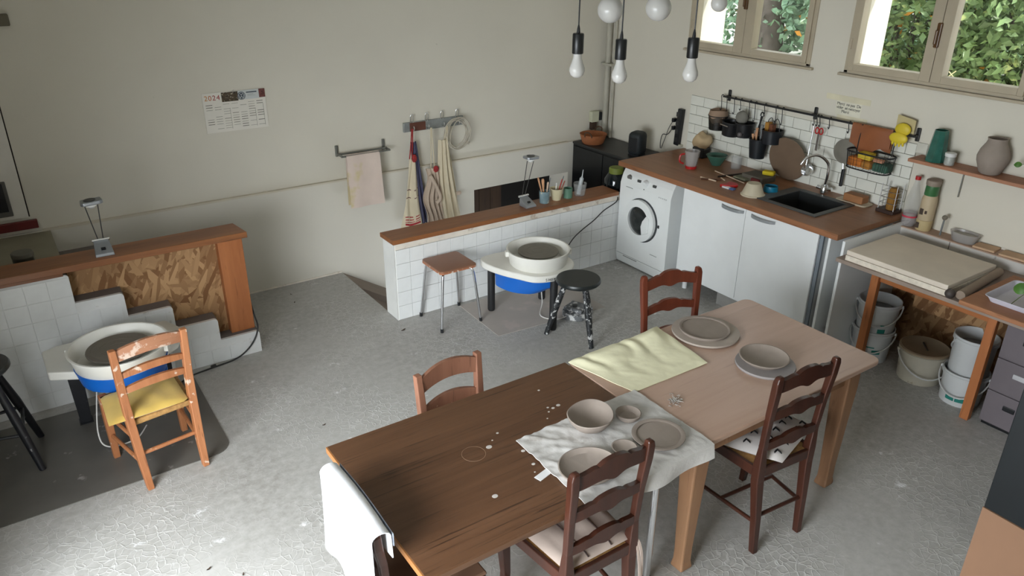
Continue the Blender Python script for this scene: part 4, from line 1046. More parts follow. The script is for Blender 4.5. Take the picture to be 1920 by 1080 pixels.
# ------------------------------------------------------------------ black unit in the corner and what stands on it
t = thing('black_cabinet', 'low black cabinet in the room corner beside the washing machine', 'cabinet', (-.22, -.5, 0))
bx('body', dark_m, t, -.21, .195, -.44, .47, 0, .79, .003)
bx('top_board', M('dark_grey_top', S((40, 40, 39)), .5, var=.1), t, -.215, .2, -.445, .475, .79, .81, .003)
for y in (-.42, .02): bx('door', dark_m, t, -.222, -.21, y, y+.43, .03, .775, .003)
t = thing('wicker_basket', 'shallow terracotta bowl with looped handles on the black cabinet', 'basket', (-.315, -.185, .81), .5)
terra = M('terracotta_wicker', S((152, 92, 54)), .75, var=.15, scale=40, bump=.2, bscale=70)
bm = B(); lathe(bm, [(0, 0), (.095, 0), (.105, .01), (.128, .085), (.132, .092), (.124, .092), (.100, .02), (0, .012)], 32); obj('bowl', bm, terra, t, smooth=True)
for s in (-1, 1):
    bm = B(); tube(bm, spline([(s*.128, -.035, .08), (s*.145, -.03, .115), (s*.148, 0, .13), (s*.145, .03, .115), (s*.128, .035, .08)], 5), .006, 8); obj('handle', bm, M('dark_wicker', S((74, 52, 34)), .8), t, smooth=True)
t = thing('speaker', 'black rounded speaker standing on the corner cabinet', 'speaker', (-.255, -.735, .81), .3)
bm = B(); box(bm, -.075, .075, -.07, .07, 0, .215, .045, 5); obj('body', bm, M('speaker_cloth', (.014, .018, .02), .6, var=.3, bump=.2, bscale=200), t, smooth=True)
bx('side_grille', black_m, t, -.079, -.070, -.045, .045, .04, .17, .004)
bx('foot', black_m, t, -.06, .06, -.055, .055, -.002+.002, .012)
t = thing('black_jar', 'dark glass jar with a green lid behind the washing machine', 'jar', (-.64, -.90, .54))
bx('stand', dark_m, t, -.09, .12, -.12, .10, -.54, -.02)
bm = B(); lathe(bm, [(0, -.02), (.085, -.02), (.10, .03), (.10, .15), (.07, .20), (0, .20)], 30); obj('body', bm, M('black_glass', (.006, .010, .012), .08), t, smooth=True)
bm = B(); lathe(bm, [(0, .20), (.062, .20), (.064, .24), (.058, .25), (0, .25)], 24); obj('lid', bm, M('lime_lid', S((112, 124, 44)), .6, var=.2), t, smooth=True)
t = thing('socket_box', 'ivory junction box on the wall beside the corner pipes', 'socket', (-.155, .03, .97))
bx('box', M('ivory_plastic', S((196, 196, 172)), .5), t, -.045, .045, -.05, 0, -.01, .095, .006)
bx('plug', M('brown_plug', S((58, 40, 28)), .6), t, -.035, .025, -.045, 0, -.085, -.012, .006)
bx('plug', black_m, t, .052, .085, -.05, 0, .0, .08, .006)

# ------------------------------------------------------------------ washing machine
t = thing('washing_machine', 'white front-loading washing machine under the worktop', 'washing machine', (-.48, -1.395, 0))
bm = B(); prism(bm, [(-.262, .012), (-.255, .012), (.24, .012), (.24, .85), (-.235, .85), (-.262, .80), (-.284, .73), (-.284, .09), (-.27, .03)], -.297, .297, 'y'); obj('cabinet', bm, wm_white, t, bevel=.004)
bm = B()
for x in (-.22, .2):
    for y in (-.25, .25): cyl(bm, (x, y, 0), (x, y, .013), .022, n=12)
obj('foot', bm, black_m, t)
CY, CZ_ = .010, .468
def wdisc(name, m, r0, r1, x0, x1, parent, dy=0, dz=0, n=48):
    bm = B()
    A = [[bm.verts.new(V(x, CY+dy+r*math.cos(2*PI*k/n), CZ_+dz+r*math.sin(2*PI*k/n))) for k in range(n)] for x, r in ((x0, r1), (x1, r1), (x1-.004 if r0 else x1, r0), (x0, r0))]
    for a, b in zip(A, A[1:]+A[:1]): bridge(bm, a, b)
    return obj(name, bm, m, parent, smooth=True)
gask = M('grey_rubber', S((58, 62, 64)), .6)
wdisc('gasket', gask, .165, .188, -.290, -.284, t)
dr = wdisc('door_ring', wm_white, .120, .178, -.286, -.318, t, .006)
bm = B(); lathe(bm, [(.122, 0), (.11, .012), (.06, .030), (0, .034)], 36)
bmesh.ops.rotate(bm, verts=bm.verts[:], cent=(0, 0, 0), matrix=Matrix.Rotation(-PI/2, 3, 'Y'))
obj('door_glass', bm, M('dark_door_glass', S((40, 44, 44)), .06, var=.3, scale=8), dr, (-.300, CY+.006, CZ_), smooth=True)
pm = [(.02, -.105), (.0, -.06), (-.022, 0), (.0, .05), (-.0, .02)]
bm = B(); prism(bm, [(CY-.128+.0, CZ_-.07), (CY-.06, CZ_-.105), (CY-.045, CZ_-.03), (CY-.06, CZ_+.02), (CY-.10, CZ_+.075), (CY-.125, CZ_+.05)], -.338, -.310, 'x'); obj('door_grip', bm, wm_white, dr, bevel=.008)
bx('door_latch', black_m, t, -.292, -.283, -.200, -.185, .46, .485, .002)
dk_g = M('panel_print', S((70, 72, 70)), .6)
bm = B(); cyl(bm, (-.262, .005, .785), (-.292, .005, .778), .030, .026, n=24); kb = obj('program_knob', bm, wm_white, t, smooth=True)
bx('knob_mark', dk_g, kb, -.291, -.288, .001, .009, .735, .742)
for y in (.085, -.095): bx('display', dk_g, t, -.277, -.262, y-.018, y+.018, .776, .796, .002)
bm = B(); cyl(bm, (-.258, .205, .787), (-.272, .205, .784), .026, n=20); obj('badge', bm, M('silver_badge', S((150, 150, 148)), .35, .5), t, smooth=True)
bm = B(); box(bm, -.288, -.283, .14, .22, .708, .712); obj('drawer_line', bm, M('panel_grey', S((150, 152, 150)), .6), t)
bm = B(); box(bm, -.2855, -.283, -.285, .285, .100, .103); box(bm, -.2855, -.283, -.20, -.12, .205, .210); box(bm, -.287, -.283, .03, .2, .085, .092); obj('panel_line', bm, MATS['panel_grey'], t)
for k in range(5): bx('button', M('button_grey', S((196, 198, 196)), .5), t, -.2865, -.272, -.255+k*.02, -.243+k*.02, .712, .722, .001)

# ------------------------------------------------------------------ kitchen cabinet, worktop, sink
t = thing('kitchen_cabinet', 'white two-door kitchen base cabinet under the sink', 'cabinet', (-.38, -2.41, 0))
bm = B()
box(bm, -.345, .355, .587, .605, .13, .868); box(bm, -.345, .355, -.625, -.607, .0, .868); box(bm, -.345, .355, -.607, .587, .13, .148); box(bm, .335, .355, -.607, .587, .148, .868)
obj('carcass', bm, cab_white, t)
cd_m = M('pale_grey_edge', S((126, 134, 142)), .5)
for y0 in (.001, -.605):
    d = bx('door', cab_white, t, -.368, -.350, y0, y0+.602, .155, .866, .002)
    yc_ = y0+.118 if y0 > 0 else y0+.448
    yc_ = .115 if y0 > 0 else -.158
    bm = B(); P = spline([(-.372, yc_+.102, .420), (-.392, yc_+.07, .418), (-.398, yc_, .416), (-.392, yc_-.07, .418), (-.372, yc_-.102, .420)], 6)
    R = [[bm.verts.new(p+V(dx, 0, dz)) for dx, dz in ((-.004, -.010), (.004, -.010), (.004, .010), (-.004, .010))] for p in P]
    for a, b in zip(R, R[1:]): bridge(bm, a, b)
    bm.faces.new(R[0][::-1]); bm.faces.new(R[-1]); obj('handle', bm, M('satin_handle', S((158, 162, 164)), .35, .35), d, (0, 0, .412), smooth=True)
bx('door_edge', cd_m, t, -.350, -.335, -.632, -.607, .10, .868)
bx('plinth', M('grey_plinth', S((150, 148, 144)), .7), t, -.29, -.275, -.06, .22, 0, .13)
for y in (.57, -.55):
    bm = B(); cyl(bm, (-.28, y, 0), (-.28, y, .13), .02, n=12); obj('foot', bm, M('white_foot', (.75, .76, .76), .5), t)
bx('end_panel', cab_white, None, -.735, -.02, -3.128, -3.110, .0, .868)
ep = bpy.data.objects['end_panel']; tag(ep, 'tall white side panel at the right end of the kitchen worktop', 'panel')
wt = WOOD('worktop_oak', S((122, 82, 54)), S((156, 110, 78)), 1, 5, .42, lines=.35)
CX0, CX1, CY0, CY1, CZ0, CZ1 = -.775, -.004, -3.168, -1.075, .870, .910
SX0, SX1, SY0, SY1 = -.585, -.205, -2.845, -2.445
t = thing('worktop', 'oak kitchen worktop with a cut-out for the sink', 'worktop', (-.39, -2.12, .87))
bm = B()
def wb_(x0, x1, y0, y1): box(bm, x0+.39, x1+.39, y0+2.12, y1+2.12, 0, .04)
wb_(CX0, CX1, CY0, SY0); wb_(CX0, CX1, SY1, CY1); wb_(CX0, SX0, SY0, SY1); wb_(SX1, CX1, SY0, SY1)
obj('board', bm, wt, t)
bx('front_edge', WOOD('worktop_edge', S((132, 86, 56)), S((162, 110, 76)), 1, 6, .45), t, CX0+.39-.006, CX0+.39, CY0+2.12, CY1+2.12, .0, .0395, .002)
t = thing('kitchen_sink', 'dark grey composite sink set into the oak worktop', 'sink', (-.395, -2.645, .91))
sink_m = M('grey_composite', S((74, 76, 76)), .45, var=.1, scale=40)
bm = B()
box(bm, -.225, .225, -.235, -.195, 0, .008, .002); box(bm, -.225, .225, .195, .275, 0, .008, .002); box(bm, -.225, -.185, -.2, .2, 0, .008, .002); box(bm, .185, .235, -.2, .2, 0, .008, .002)
obj('rim', bm, sink_m, t)
bm = B(); box(bm, -.19, -.182, -.2, .2, -.19, .004); box(bm, .182, .19, -.2, .2, -.19, .004); box(bm, -.19, .19, -.2, -.192, -.19, .004); box(bm, -.19, .19, .192, .2, -.19, .004); box(bm, -.19, .19, -.2, .2, -.198, -.19); obj('bowl', bm, M('dark_sink', S((46, 48, 48)), .35), t)
bm = B(); lathe(bm, [(.035, -.19), (.035, -.186), (.02, -.185), (0, -.187)], 24); obj('drain', bm, chrome, t)
t = thing('tap', 'chrome swan-neck kitchen tap behind the sink', 'tap', (-.115, -2.585, .91))
bm = B(); lathe(bm, [(0, 0), (.028, 0), (.030, .02), (.024, .06), (.018, .07), (0, .07)], 24); obj('body', bm, chrome, t, smooth=True)
bm = B(); tube(bm, spline([(0, -.0, .06), (-.003, -.01, .15), (-.01, -.002, .23), (-.06, .05, .285), (-.12, .10, .27), (-.150, .125, .215)], 8), .0105, 12); obj('spout', bm, chrome, t, smooth=True)
for s in (-1, 1):
    bm = B(); cyl(bm, (0, 0, .035), (-.01*s, s*.055, .045), .012, .016, n=14); obj('tap_handle', bm, chrome, t, smooth=True)
# second white panel: the bay between cabinet and clay bench shows the waste pipes
ep.location.y = .030
tag(bx('end_panel', cab_white, None, -.755, -.02, -3.212, -3.194, 0.0, .872), 'white upright board carrying the left end of the clay bench', 'panel')
bm = B(); tube(bm, spline([(-.30, -3.14, .30), (-.33, -3.145, .22), (-.32, -3.15, .12), (-.25, -3.15, .06), (-.12, -3.15, .05)], 6), .018, 10); tube(bm, spline([(-.28, -3.13, .33), (-.36, -3.14, .30), (-.38, -3.15, .18), (-.30, -3.15, .03)], 6), .010, 8)
o = tag(obj('waste_pipe', bm, black_m, None, smooth=True), 'black waste pipes in the gap beside the white cabinet', 'pipe')
bm = B(); cyl(bm, (-.39, -3.15, .10), (-.37, -3.15, .155), .022, n=12); obj('red_valve', bm, M('red_valve', S((150, 30, 30)), .4), o)
# ------------------------------------------------------------------ things on the oak worktop
HZ = .91
t = thing('power_strip', 'black power strip fixed upright on the wall by the worktop', 'power strip', (-.0, -1.0, .925))
bm = B(); box(bm, -.045, -.004, -.028, .028, 0, .325, .006); obj('body', bm, black_m, t, rot=(.06, 0, 0))
for k in range(4): bx('socket', M('socket_black', (.03, .03, .03), .5), t, -.048, -.044, -.018, .018, .03+k*.075, .07+k*.075, .002)
bm = B(); box(bm, -.06, -.02, .03, .06, .20, .235, .006); box(bm, -.06, -.02, .03, .055, .13, .165, .006); obj('plug', bm, black_m, t)
bm = B(); tube(bm, spline([(-.04, .05, .15), (-.05, .10, .08), (-.06, .15, .07), (-.06, .17, .0), (-.06, .165, -.06)], 6), .0035, 7); tube(bm, spline([(-.04, .055, .21), (-.05, .09, .14), (-.06, .11, .06), (-.06, .155, -.06)], 6), .003, 7); obj('cord', bm, black_m, t, smooth=True)
bx('wall_socket', M('ivory_socket', S((190, 186, 168)), .5), t, -.035, 0, -.055, .0, -.010, .012)
t = thing('measuring_jug', 'clear measuring jug with a red base on the oak worktop', 'jug', (-.433, -1.565, HZ))
red_p = M('red_plastic', S((176, 34, 34)), .35)
milky = MILK('milky_plastic', (.50, .47, .45), .45)
bm = B(); lathe(bm, [(0, 0), (.045, 0), (.047, .022), (0, .022)], 26); obj('base', bm, red_p, t, smooth=True)
bm = B(); lathe(bm, [(.044, .022), (.050, .05), (.062, .145), (.059, .145), (.047, .05), (.041, .024)], 28); obj('body', bm, milky, t, smooth=True)
bm = B(); tube(bm, spline([(-.055, .03, .12), (-.085, .045, .11), (-.088, .046, .06), (-.06, .03, .04)], 5), .008, 8); obj('handle', bm, red_p, t, smooth=True)
t = thing('paper_bag', 'crumpled beige bag leaning on the tiles behind the jug', 'bag', (-.10, -1.36, HZ))
bm = B(); bmesh.ops.create_icosphere(bm, subdivisions=3, radius=.08, matrix=Matrix.Translation((0, 0, .135)) @ Matrix.Diagonal((.75, 1.25, .85, 1)))
for v in bm.verts: v.co += v.normal*0 + V(0, 0, .012*math.sin(v.co.y*60)+.008*math.sin(v.co.x*80))
obj('bag', bm, M('beige_bag', S((190, 166, 130)), .8, var=.1), t, smooth=True)
bx('black_stand', black_m, t, -.05, .05, -.06, .06, 0, .085, .01)
vessel('glazed_bowl', 'green glazed bowl at the tiles behind the worktop', 'bowl', (-.185, -1.61, HZ), [(0, 0), (.040, 0), (.046, .012), (.085, .075), (.088, .083), (.083, .083), (.050, .022), (0, .014)], M('green_glaze', S((60, 98, 84)), .25, var=.15), None, 36)
vessel('drinking_glass', 'empty clear glass beside the green bowl', 'glass', (-.135, -1.775, HZ), cup(.040, .046, .098, .003), clear_glass)
pot('clay_disc', 'big round brown clay disc leaning on the tiles', (-.10, -2.215, HZ+.002), [(0, 0), (.165, 0), (.170, .006), (.165, .013), (0, .013)], M('brown_clay_board', S((112, 92, 74)), .8, var=.08))
o = bpy.data.objects['clay_disc']; o['category'] = 'disc'; o.rotation_euler = (0, PI/2-.18, 0); o.location = (-.085, -2.205, HZ+.168)
t = thing('plastic_pot', 'white upside-down plastic pot at the front of the worktop', 'pot', (-.575, -2.315, HZ), .3)
bm = B(); lathe(bm, [(.088, 0), (.088, .008), (.080, .012), (.052, .085), (.048, .09), (0, .09)], 30); obj('pot', bm, M('cream_plastic_pot', S((196, 186, 162)), .5), t, smooth=True)
def bit(name, label, cat, m, p0, p1, r):
    bm = B(); a = Vector(p0); d = Vector(p1)-a; tube(bm, [V(0, 0, 0), d*.5, d], r, 7); return tag(obj(name, bm, m, None, a), label, cat)
bone = M('pale_wood_stick', S((206, 184, 160)), .6); drk = M('dark_knife', S((52, 44, 38)), .5)
bit('wooden_stick', 'long thin pale stick lying on the oak worktop', 'stick', bone, (-.345, -1.745, HZ+.006), (-.43, -2.11, HZ+.012), .0045)
bit('wooden_stick', 'short pale stick lying in front of the jug', 'stick', bone, (-.572, -1.80, HZ+.006), (-.555, -1.945, HZ+.006), .0055)
bit('wooden_stick', 'tiny pale stick end beside the red scraper', 'stick', bone, (-.455, -1.905, HZ+.006), (-.482, -1.965, HZ+.006), .005)
bit('knife', 'dark knife lying across the oak worktop', 'knife', drk, (-.45, -1.87, HZ+.007), (-.17, -1.93, HZ+.007), .007)
bit('modelling_knife', 'brown wooden tool next to the short pale stick', 'tool', M('brown_tool', S((84, 50, 34)), .6), (-.60, -1.83, HZ+.006), (-.50, -1.95, HZ+.006), .006)
t = thing('scraper', 'red plastic scraper lying on the worktop', 'scraper', (-.56, -2.085, HZ))
bm = B(); prism(bm, outline_spline([(-.05, .05), (.0, .035), (.05, .05), (.065, -.01), (.03, -.05), (-.02, -.03), (-.06, .02)]), .0, .020); obj('blade', bm, red_p, t, bevel=.004)
bx('label', M('white_label', (.7, .7, .72), .5), t, -.065, -.03, -.045, .02, 0, .012, .002)
bx('blue_label', M('blue_label', S((70, 100, 150)), .5), t, -.06, -.025, -.08, -.045, 0, .012, .002)
vessel('sponge_tub', 'grey tub with a blue base next to the sink', 'tub', (-.40, -2.335, HZ), [(0, 0), (.05, 0), (.055, .01), (.05, .045), (.046, .045), (.046, .012), (0, .010)], M('blue_tub', S((20, 110, 140)), .4))
tag(bx('sponge', M('yellow_sponge', S((212, 190, 40)), .9, var=.1, bump=.4, bscale=80), None, -.045, .045, -.03, .03, 0, .032, .010, loc=(-.195, -2.145, HZ+.048), rot=(0, 0, -1.2)), 'yellow sponge lying in front of the brown clay disc', 'sponge')
t = thing('steel_tray', 'clutter box with grey cloth behind the pale stick', 'box', (-.25, -2.09, HZ))
bx('box', M('grey_box', S((92, 86, 76)), .7, var=.15), t, -.07, .09, -.10, .10, 0, .047, .006)
bx('flap', M('olive_paper', S((112, 112, 92)), .8), t, -.12, -.02, .02, .14, .0, .02, .004)
bx('red_patch', M('maroon_cloth', S((96, 30, 28)), .8), t, -.085, -.02, -.08, .0, .0, .035, .006)
t = thing('soap_dish', 'pale dish holding a brown block beside the sink', 'dish', (-.105, -2.83, HZ), .0)
bm = B(); prism(bm, rrect(-.06, .06, -.12, .12, .03), 0, .012); obj('dish', bm, M('pale_dish', S((190, 176, 152)), .5), t, bevel=.004)
bx('block', M('brown_soap', S((158, 108, 68)), .7, var=.1), t, -.045, .04, -.085, .065, .012, .065, .008)
t = thing('brush_rack', 'wire rack holding a brown bottle brush at the tiles', 'rack', (-.095, -3.085, HZ))
bm = B(); box(bm, -.055, .055, -.065, .065, 0, .025, .006); obj('base', bm, M('dark_wood_base', S((54, 34, 26)), .6), t)
bm = B()
for y in (-.055, .055):
    for x in (-.04, .04): cyl(bm, (x, y, .02), (x, y, .20), .003, n=6)
for z in (.07, .11, .15):
    tube(bm, [(-.04, -.055, z), (-.04, .055, z), (.04, .055, z), (.04, -.055, z)], .0022, 5, True)
obj('wire', bm, steel, t)
bm = B(); lathe(bm, [(0, .02), (.030, .02), (.033, .05), (.033, .15), (.024, .175), (0, .178)], 20); obj('brush', bm, M('ochre_bristle', S((140, 100, 40)), .9, var=.2, bump=.5, bscale=150), t, (.0, -.012, 0))

# ------------------------------------------------------------------ black rail over the worktop and what hangs there
t = thing('utensil_rail', 'long black metal utensil rail above the tiles', 'rail', (-.06, -2.3, 1.44))
bm = B(); cyl(bm, (0, .80, 0), (0, -.835, 0), .008, n=10); obj('bar', bm, black_matt, t, smooth=True)
for y in (.785, -.035, -.825):
    bm = B(); box(bm, .044, .058, y-.014, y+.014, -.04, .05, .006); cyl(bm, (.05, y, 0), (0, y, 0), .009, n=10); obj('bracket', bm, black_matt, t)
def hook(label, y, drop, name='s_hook', m=None):
    bm = B(); tube(bm, spline([(.006, 0, -.010), (.012, 0, .004), (0, 0, .012), (-.012, 0, .0), (-.008, -.002, -.03), (-.004, -.004, -drop+.015), (-.012, -.004, -drop), (-.022, -.004, -drop+.014)], 5), .0032, 7)
    return tag(obj(name, bm, m or black_matt, None, (-.06, y, 1.44), 0, smooth=True), label, 'hook', 'black hooks on the utensil rail')
for i, (y, d, l) in enumerate(((-1.486, .11, 'left hook of the wire pot hanging first on the rail'), (-1.543, .13, 'right hook of the wire pot hanging first on the rail'), (-1.621, .12, 'hook of the second, tilted black pot'), (-1.684, .08, 'short hook between the second and third black pots'), (-1.774, .13, 'left hook of the third black pot'), (-1.83, .14, 'right hook of the third black pot'), (-1.921, .07, 'hook carrying the long black tongs'), (-2.03, .11, 'left hook of the round black pot beside the tongs'), (-2.088, .12, 'right hook of the round black pot beside the tongs'), (-2.369, .07, 'hook holding the steel ladle'), (-2.395, .07, 'hook between the ladle and the red scissors'), (-2.42, .07, 'hook holding the red scissors'), (-2.499, .07, 'empty hook right of the red scissors'), (-2.655, .07, 'hook holding the grey sieve'))): hook('black ' + l, y, d)
def hpot(label, y, z0, z1, r0, r1, m, tilt=0):
    t = thing('hanging_pot', label, 'pot', (-.105, y, z0), 0, 'pots hanging on the utensil rail')
    bm = B(); lathe(bm, [(0, 0), (r0, 0), (r1, z1-z0), (r1-.004, z1-z0), (r0-.004, .006), (0, .006)], 30); obj('pot', bm, m, t, smooth=True)
    bm = B(); tube(bm, [(r1*math.cos(k*PI/16), r1*math.sin(k*PI/16), z1-z0) for k in range(32)], .004, 6, True); obj('rim', bm, black_matt, t, smooth=True)
    t.rotation_euler = (tilt, 0, 0); return t
mesh_m = GLASS('wire_mesh', (.42, .42, .40), .05, .4)
p = hpot('wire mesh pot with a beige cloth lining at the left end of the rail', -1.505, 1.175, 1.29, .066, .080, mesh_m)
bm = B(); lathe(bm, [(.060, .03), (.078, .112), (.080, .125), (.070, .160), (.062, .150), (.055, .11), (0, .10)], 28, wob=.05); obj('cloth_lining', bm, M('beige_lining', S((150, 126, 106)), .9, var=.15), p, smooth=True)
bm = B(); lathe(bm, [(0, .004), (.066, .004), (.0705, .04), (.0, .04)], 28); obj('dark_base', bm, black_m, p)
p = hpot('tilted dark pot with a shiny edge, second on the rail', -1.645, 1.155, 1.265, .064, .078, black_m, .10)
bx('steel_clip', chrome, p, -.083, -.076, -.03, .05, .085, .093)
p = hpot('dark pot with a grey cloth, third on the rail', -1.785, 1.17, 1.28, .062, .076, black_m, 0)
bm = B(); bmesh.ops.create_icosphere(bm, subdivisions=2, radius=.055, matrix=Matrix.Translation((-.01, .03, .15)) @ Matrix.Diagonal((.8, 1, 1, 1))); obj('grey_cloth', bm, M('grey_rag', S((120, 118, 110)), .9), p, smooth=True)
bm = B(); bmesh.ops.create_icosphere(bm, subdivisions=2, radius=.022, matrix=Matrix.Translation((-.07, -.02, .03))); obj('knob', bm, M('grey_knob', S((84, 80, 82)), .5), p, smooth=True)
p = hpot('tall black cup with wooden tools hanging lowest from the rail', -1.94, 1.035, 1.185, .058, .076, M('black_cup', (.010, .014, .018), .4))
for k, (dx, dy, h, m_) in enumerate(((0, .03, .20, tool_m), (-.015, .015, .235, tool_m), (.01, -.005, .26, grey_t), (-.02, .04, .185, tool_m))):
    bm = B(); tube(bm, [(dx*.5, dy*.5, .01), (dx, dy, h*.7), (dx*1.1, dy*1.15, h)], [.006, .006, .012], 8); obj('handle', bm, m_, p, smooth=True)
p = hpot('round black pot with an ochre pad hanging right of the tongs', -2.055, 1.175, 1.275, .070, .078, M('black_pot_blue', (.010, .013, .018), .4))
bx('ochre_pad', M('ochre_pad', S((166, 118, 48)), .8), p, -.02, .03, .03, .065, .03, .155, .004)
bx('brown_pad', M('brown_pad', S((110, 64, 40)), .8), p, -.02, .03, -.005, .025, .03, .145, .004)
bm = B(); tube(bm, spline([(0, .06, .10), (0, .05, .17), (0, .02, .19), (0, .0, .13), (0, -.02, .19), (0, -.05, .17), (0, -.06, .10)], 5), .003, 6); obj('wire_bow', bm, black_matt, p)
t = thing('kitchen_tongs', 'long black tongs hanging between two black pots', 'tongs', (-.075, -1.915, 1.375))
for s in (-1, 1):
    bm = B(); sheet(bm, 10, 1, lambda u, v, s=s: V(.004*s-.016*s*u, -.008+.016*v+.03*u+.0, -.02-.20*u), .003); obj('arm', bm, black_matt, t)
bm = B(); tube(bm, spline([(0, -.015, -.02), (0, -.012, .0), (0, .0, .01), (0, .012, 0), (0, .015, -.02)], 5), .005, 8); obj('spring', bm, black_matt, t)
t = thing('ladle', 'shiny steel ladle hanging on the utensil rail', 'ladle', (-.075, -2.385, 1.37))
bm = B(); tube(bm, spline([(0, .0, 0), (-.002, .002, -.1), (-.004, .004, -.2), (-.006, .006, -.295)], 6), [.004+.0004*abs(9-i) for i in range(19)], 8); obj('handle', bm, chrome, t, smooth=True)
bm = B(); lathe(bm, [(0, -.045), (.030, -.036), (.046, -.012), (.048, 0), (.045, 0), (.028, -.031), (0, -.040)], 24); obj('bowl', bm, chrome, t, (-.02, -.018, -.325), rot=(0, -1.0, 0), smooth=True)
t = thing('scissors', 'red-handled scissors hanging on the utensil rail', 'scissors', (-.07, -2.43, 1.345))
for s in (-1, 1):
    bm = B(); tube(bm, [(0, s*.017+.015*math.cos(k*PI/8), -.005+.022*math.sin(k*PI/8)) for k in range(16)], .005, 8, True); obj('handle', bm, red_p, t, smooth=True)
    bm = B(); box(bm, -.002, .002, s*.004-.006, s*.004+.006, -.15, -.02); obj('blade', bm, steel, t)
t = thing('sieve', 'grey round sieve with a black handle hanging head up', 'sieve', (-.055, -2.655, 1.235))
bm = B(); lathe(bm, [(0, .02), (.05, .016), (.082, 0), (.088, 0), (.088, .006), (.082, .006), (.05, .022), (0, .026)], 34); obj('mesh', bm, M('grey_mesh', S((122, 118, 108)), .6, var=.1, bump=.3, bscale=300), t, rot=(0, -PI/2, 0), smooth=True)
bm = B(); cyl(bm, (0, -.004, -.085), (0, -.012, -.13), .007, n=8); obj('neck', bm, steel, t)
bx('handle', black_m, t, -.010, .010, -.027, -.005, -.255, -.125, .006)
leath = M('tan_leather', S((140, 82, 46)), .6, var=.12)
def rag(u, v):
    y = .15-.30*u; s = v*.30
    front = .16*(.75+.5*math.exp(-((u-.42)/.25)**2)) if True else 0
    if s < front: k = front-s; return V(-.014-.03*k+.006*math.sin(u*7), y-.05*k*(.5-u)*4*k, -k)
    k = s-front
    if k < .03: a = PI*k/.03; return V(-.013*math.cos(a), y, .013*math.sin(a))
    return V(.013, y, -(k-.03))
bm = B(); sheet(bm, 26, 30, rag, .003)
tag(obj('leather_cloth', bm, leath, None, (-.06, -2.835, 1.441), 0, smooth=True), 'tan leather cloth draped over the right part of the rail', 'cloth')
ygl = M('yellow_rubber', S((214, 190, 48)), .5, var=.08)
t = thing('rubber_gloves', 'yellow rubber gloves folded over the right end of the rail', 'gloves', (-.06, -3.045, 1.44))
for k, (y, zt, zb, w) in enumerate(((.0, .075, -.01, .055), (.012, .012, -.065, .065))):
    bm = B(); bmesh.ops.create_icosphere(bm, subdivisions=3, radius=1, matrix=Matrix.Translation((-.012-.012*k, y-.005, (zt+zb)/2)) @ Matrix.Diagonal((.018, w, (zt-zb)/2, 1))); obj('glove', bm, ygl, t, smooth=True)
for k in range(4):
    bm = B(); tube(bm, [(-.02, .035-.022*k, -.03), (-.026, .04-.024*k, -.06), (-.022, .042-.025*k, -.085+.008*abs(k-1.5))], [.009, .009, .006], 8); obj('finger', bm, ygl, t, smooth=True)
bm = B(); sheet(bm, 8, 6, lambda u, v: V(.01, .06-.13*u, .03+.09*v-.02*u), .002); obj('cuff', bm, M('pale_cuff', S((190, 176, 130)), .7), t)
t = thing('wire_basket', 'black wire basket with sponges hanging under the leather cloth', 'basket', (-.105, -2.885, 1.165))
def obl(z, s=1.0, n=40):
    out = []
    for k in range(n):
        a = 2*PI*k/n; c, s_ = math.cos(a), math.sin(a)
        out.append(V(.070*s*math.copysign(abs(c)**.7, c), .168*s*math.copysign(abs(s_)**.55, s_), z))
    return out
for z, r, s in ((0, .005, .92), (.115, .006, 1.0)):
    bm = B(); tube(bm, obl(z, s), r, 7, True); obj('hoop', bm, black_matt, t, smooth=True)
bm = B()
A, Bq = obl(0, .92), obl(.115, 1.0)
for i in range(0, 40): tube(bm, [A[i], Bq[i]], .0012, 4)
for z in (.03, .06, .09): tube(bm, obl(z, .92+.08*z/.115), .001, 4, True)
for k in range(-6, 7): tube(bm, [(-.06, k*.022, .002), (.06, k*.022, .002)], .0012, 4)
f = obj('wire_mesh', bm, black_matt, t); f['kind'] = 'stuff'
for y in (-.13, .13):
    bm = B(); tube(bm, spline([(.03, y, .115), (.035, y, .20), (.045, y-.005, .27), (.03, y-.005, .285)], 5), .004, 7); obj('hanger', bm, black_matt, t)
for nm, lb, m_, x, y, z, dx, dy, dz in (('sponge', 'orange sponge at the left of the wire basket', M('orange_sponge', S((190, 110, 40)), .9, var=.2, bump=.4, bscale=70), 0, .09, .008, .045, .055, .065), ('sponge', 'ochre sponge in the middle of the wire basket', M('ochre_sponge', S((176, 120, 50)), .9, var=.2, bump=.4, bscale=70), -.005, .0, .008, .045, .034, .055), ('sponge', 'bright yellow sponge on top of the wire basket', M('bright_sponge', S((214, 186, 60)), .9, var=.1, bump=.4, bscale=70), .0, .03, .066, .035, .05, .05), ('scrub_pad', 'green scouring pad at the right of the wire basket', M('green_pad', S((60, 96, 80)), .9, var=.25), .0, -.10, .008, .045, .055, .06), ('wooden_block', 'pinkish block on the green scouring pad', M('pink_block', S((196, 140, 110)), .8), -.02, -.075, .070, .018, .036, .022)):
    tag(bx(nm, m_, None, -dx, dx, -dy, dy, 0, dz, min(dx, dz)*.3, loc=(-.105+x, -2.885+y, 1.165+z), smooth=True), lb, 'sponge' if nm == 'sponge' else 'pad' if nm == 'scrub_pad' else 'block')

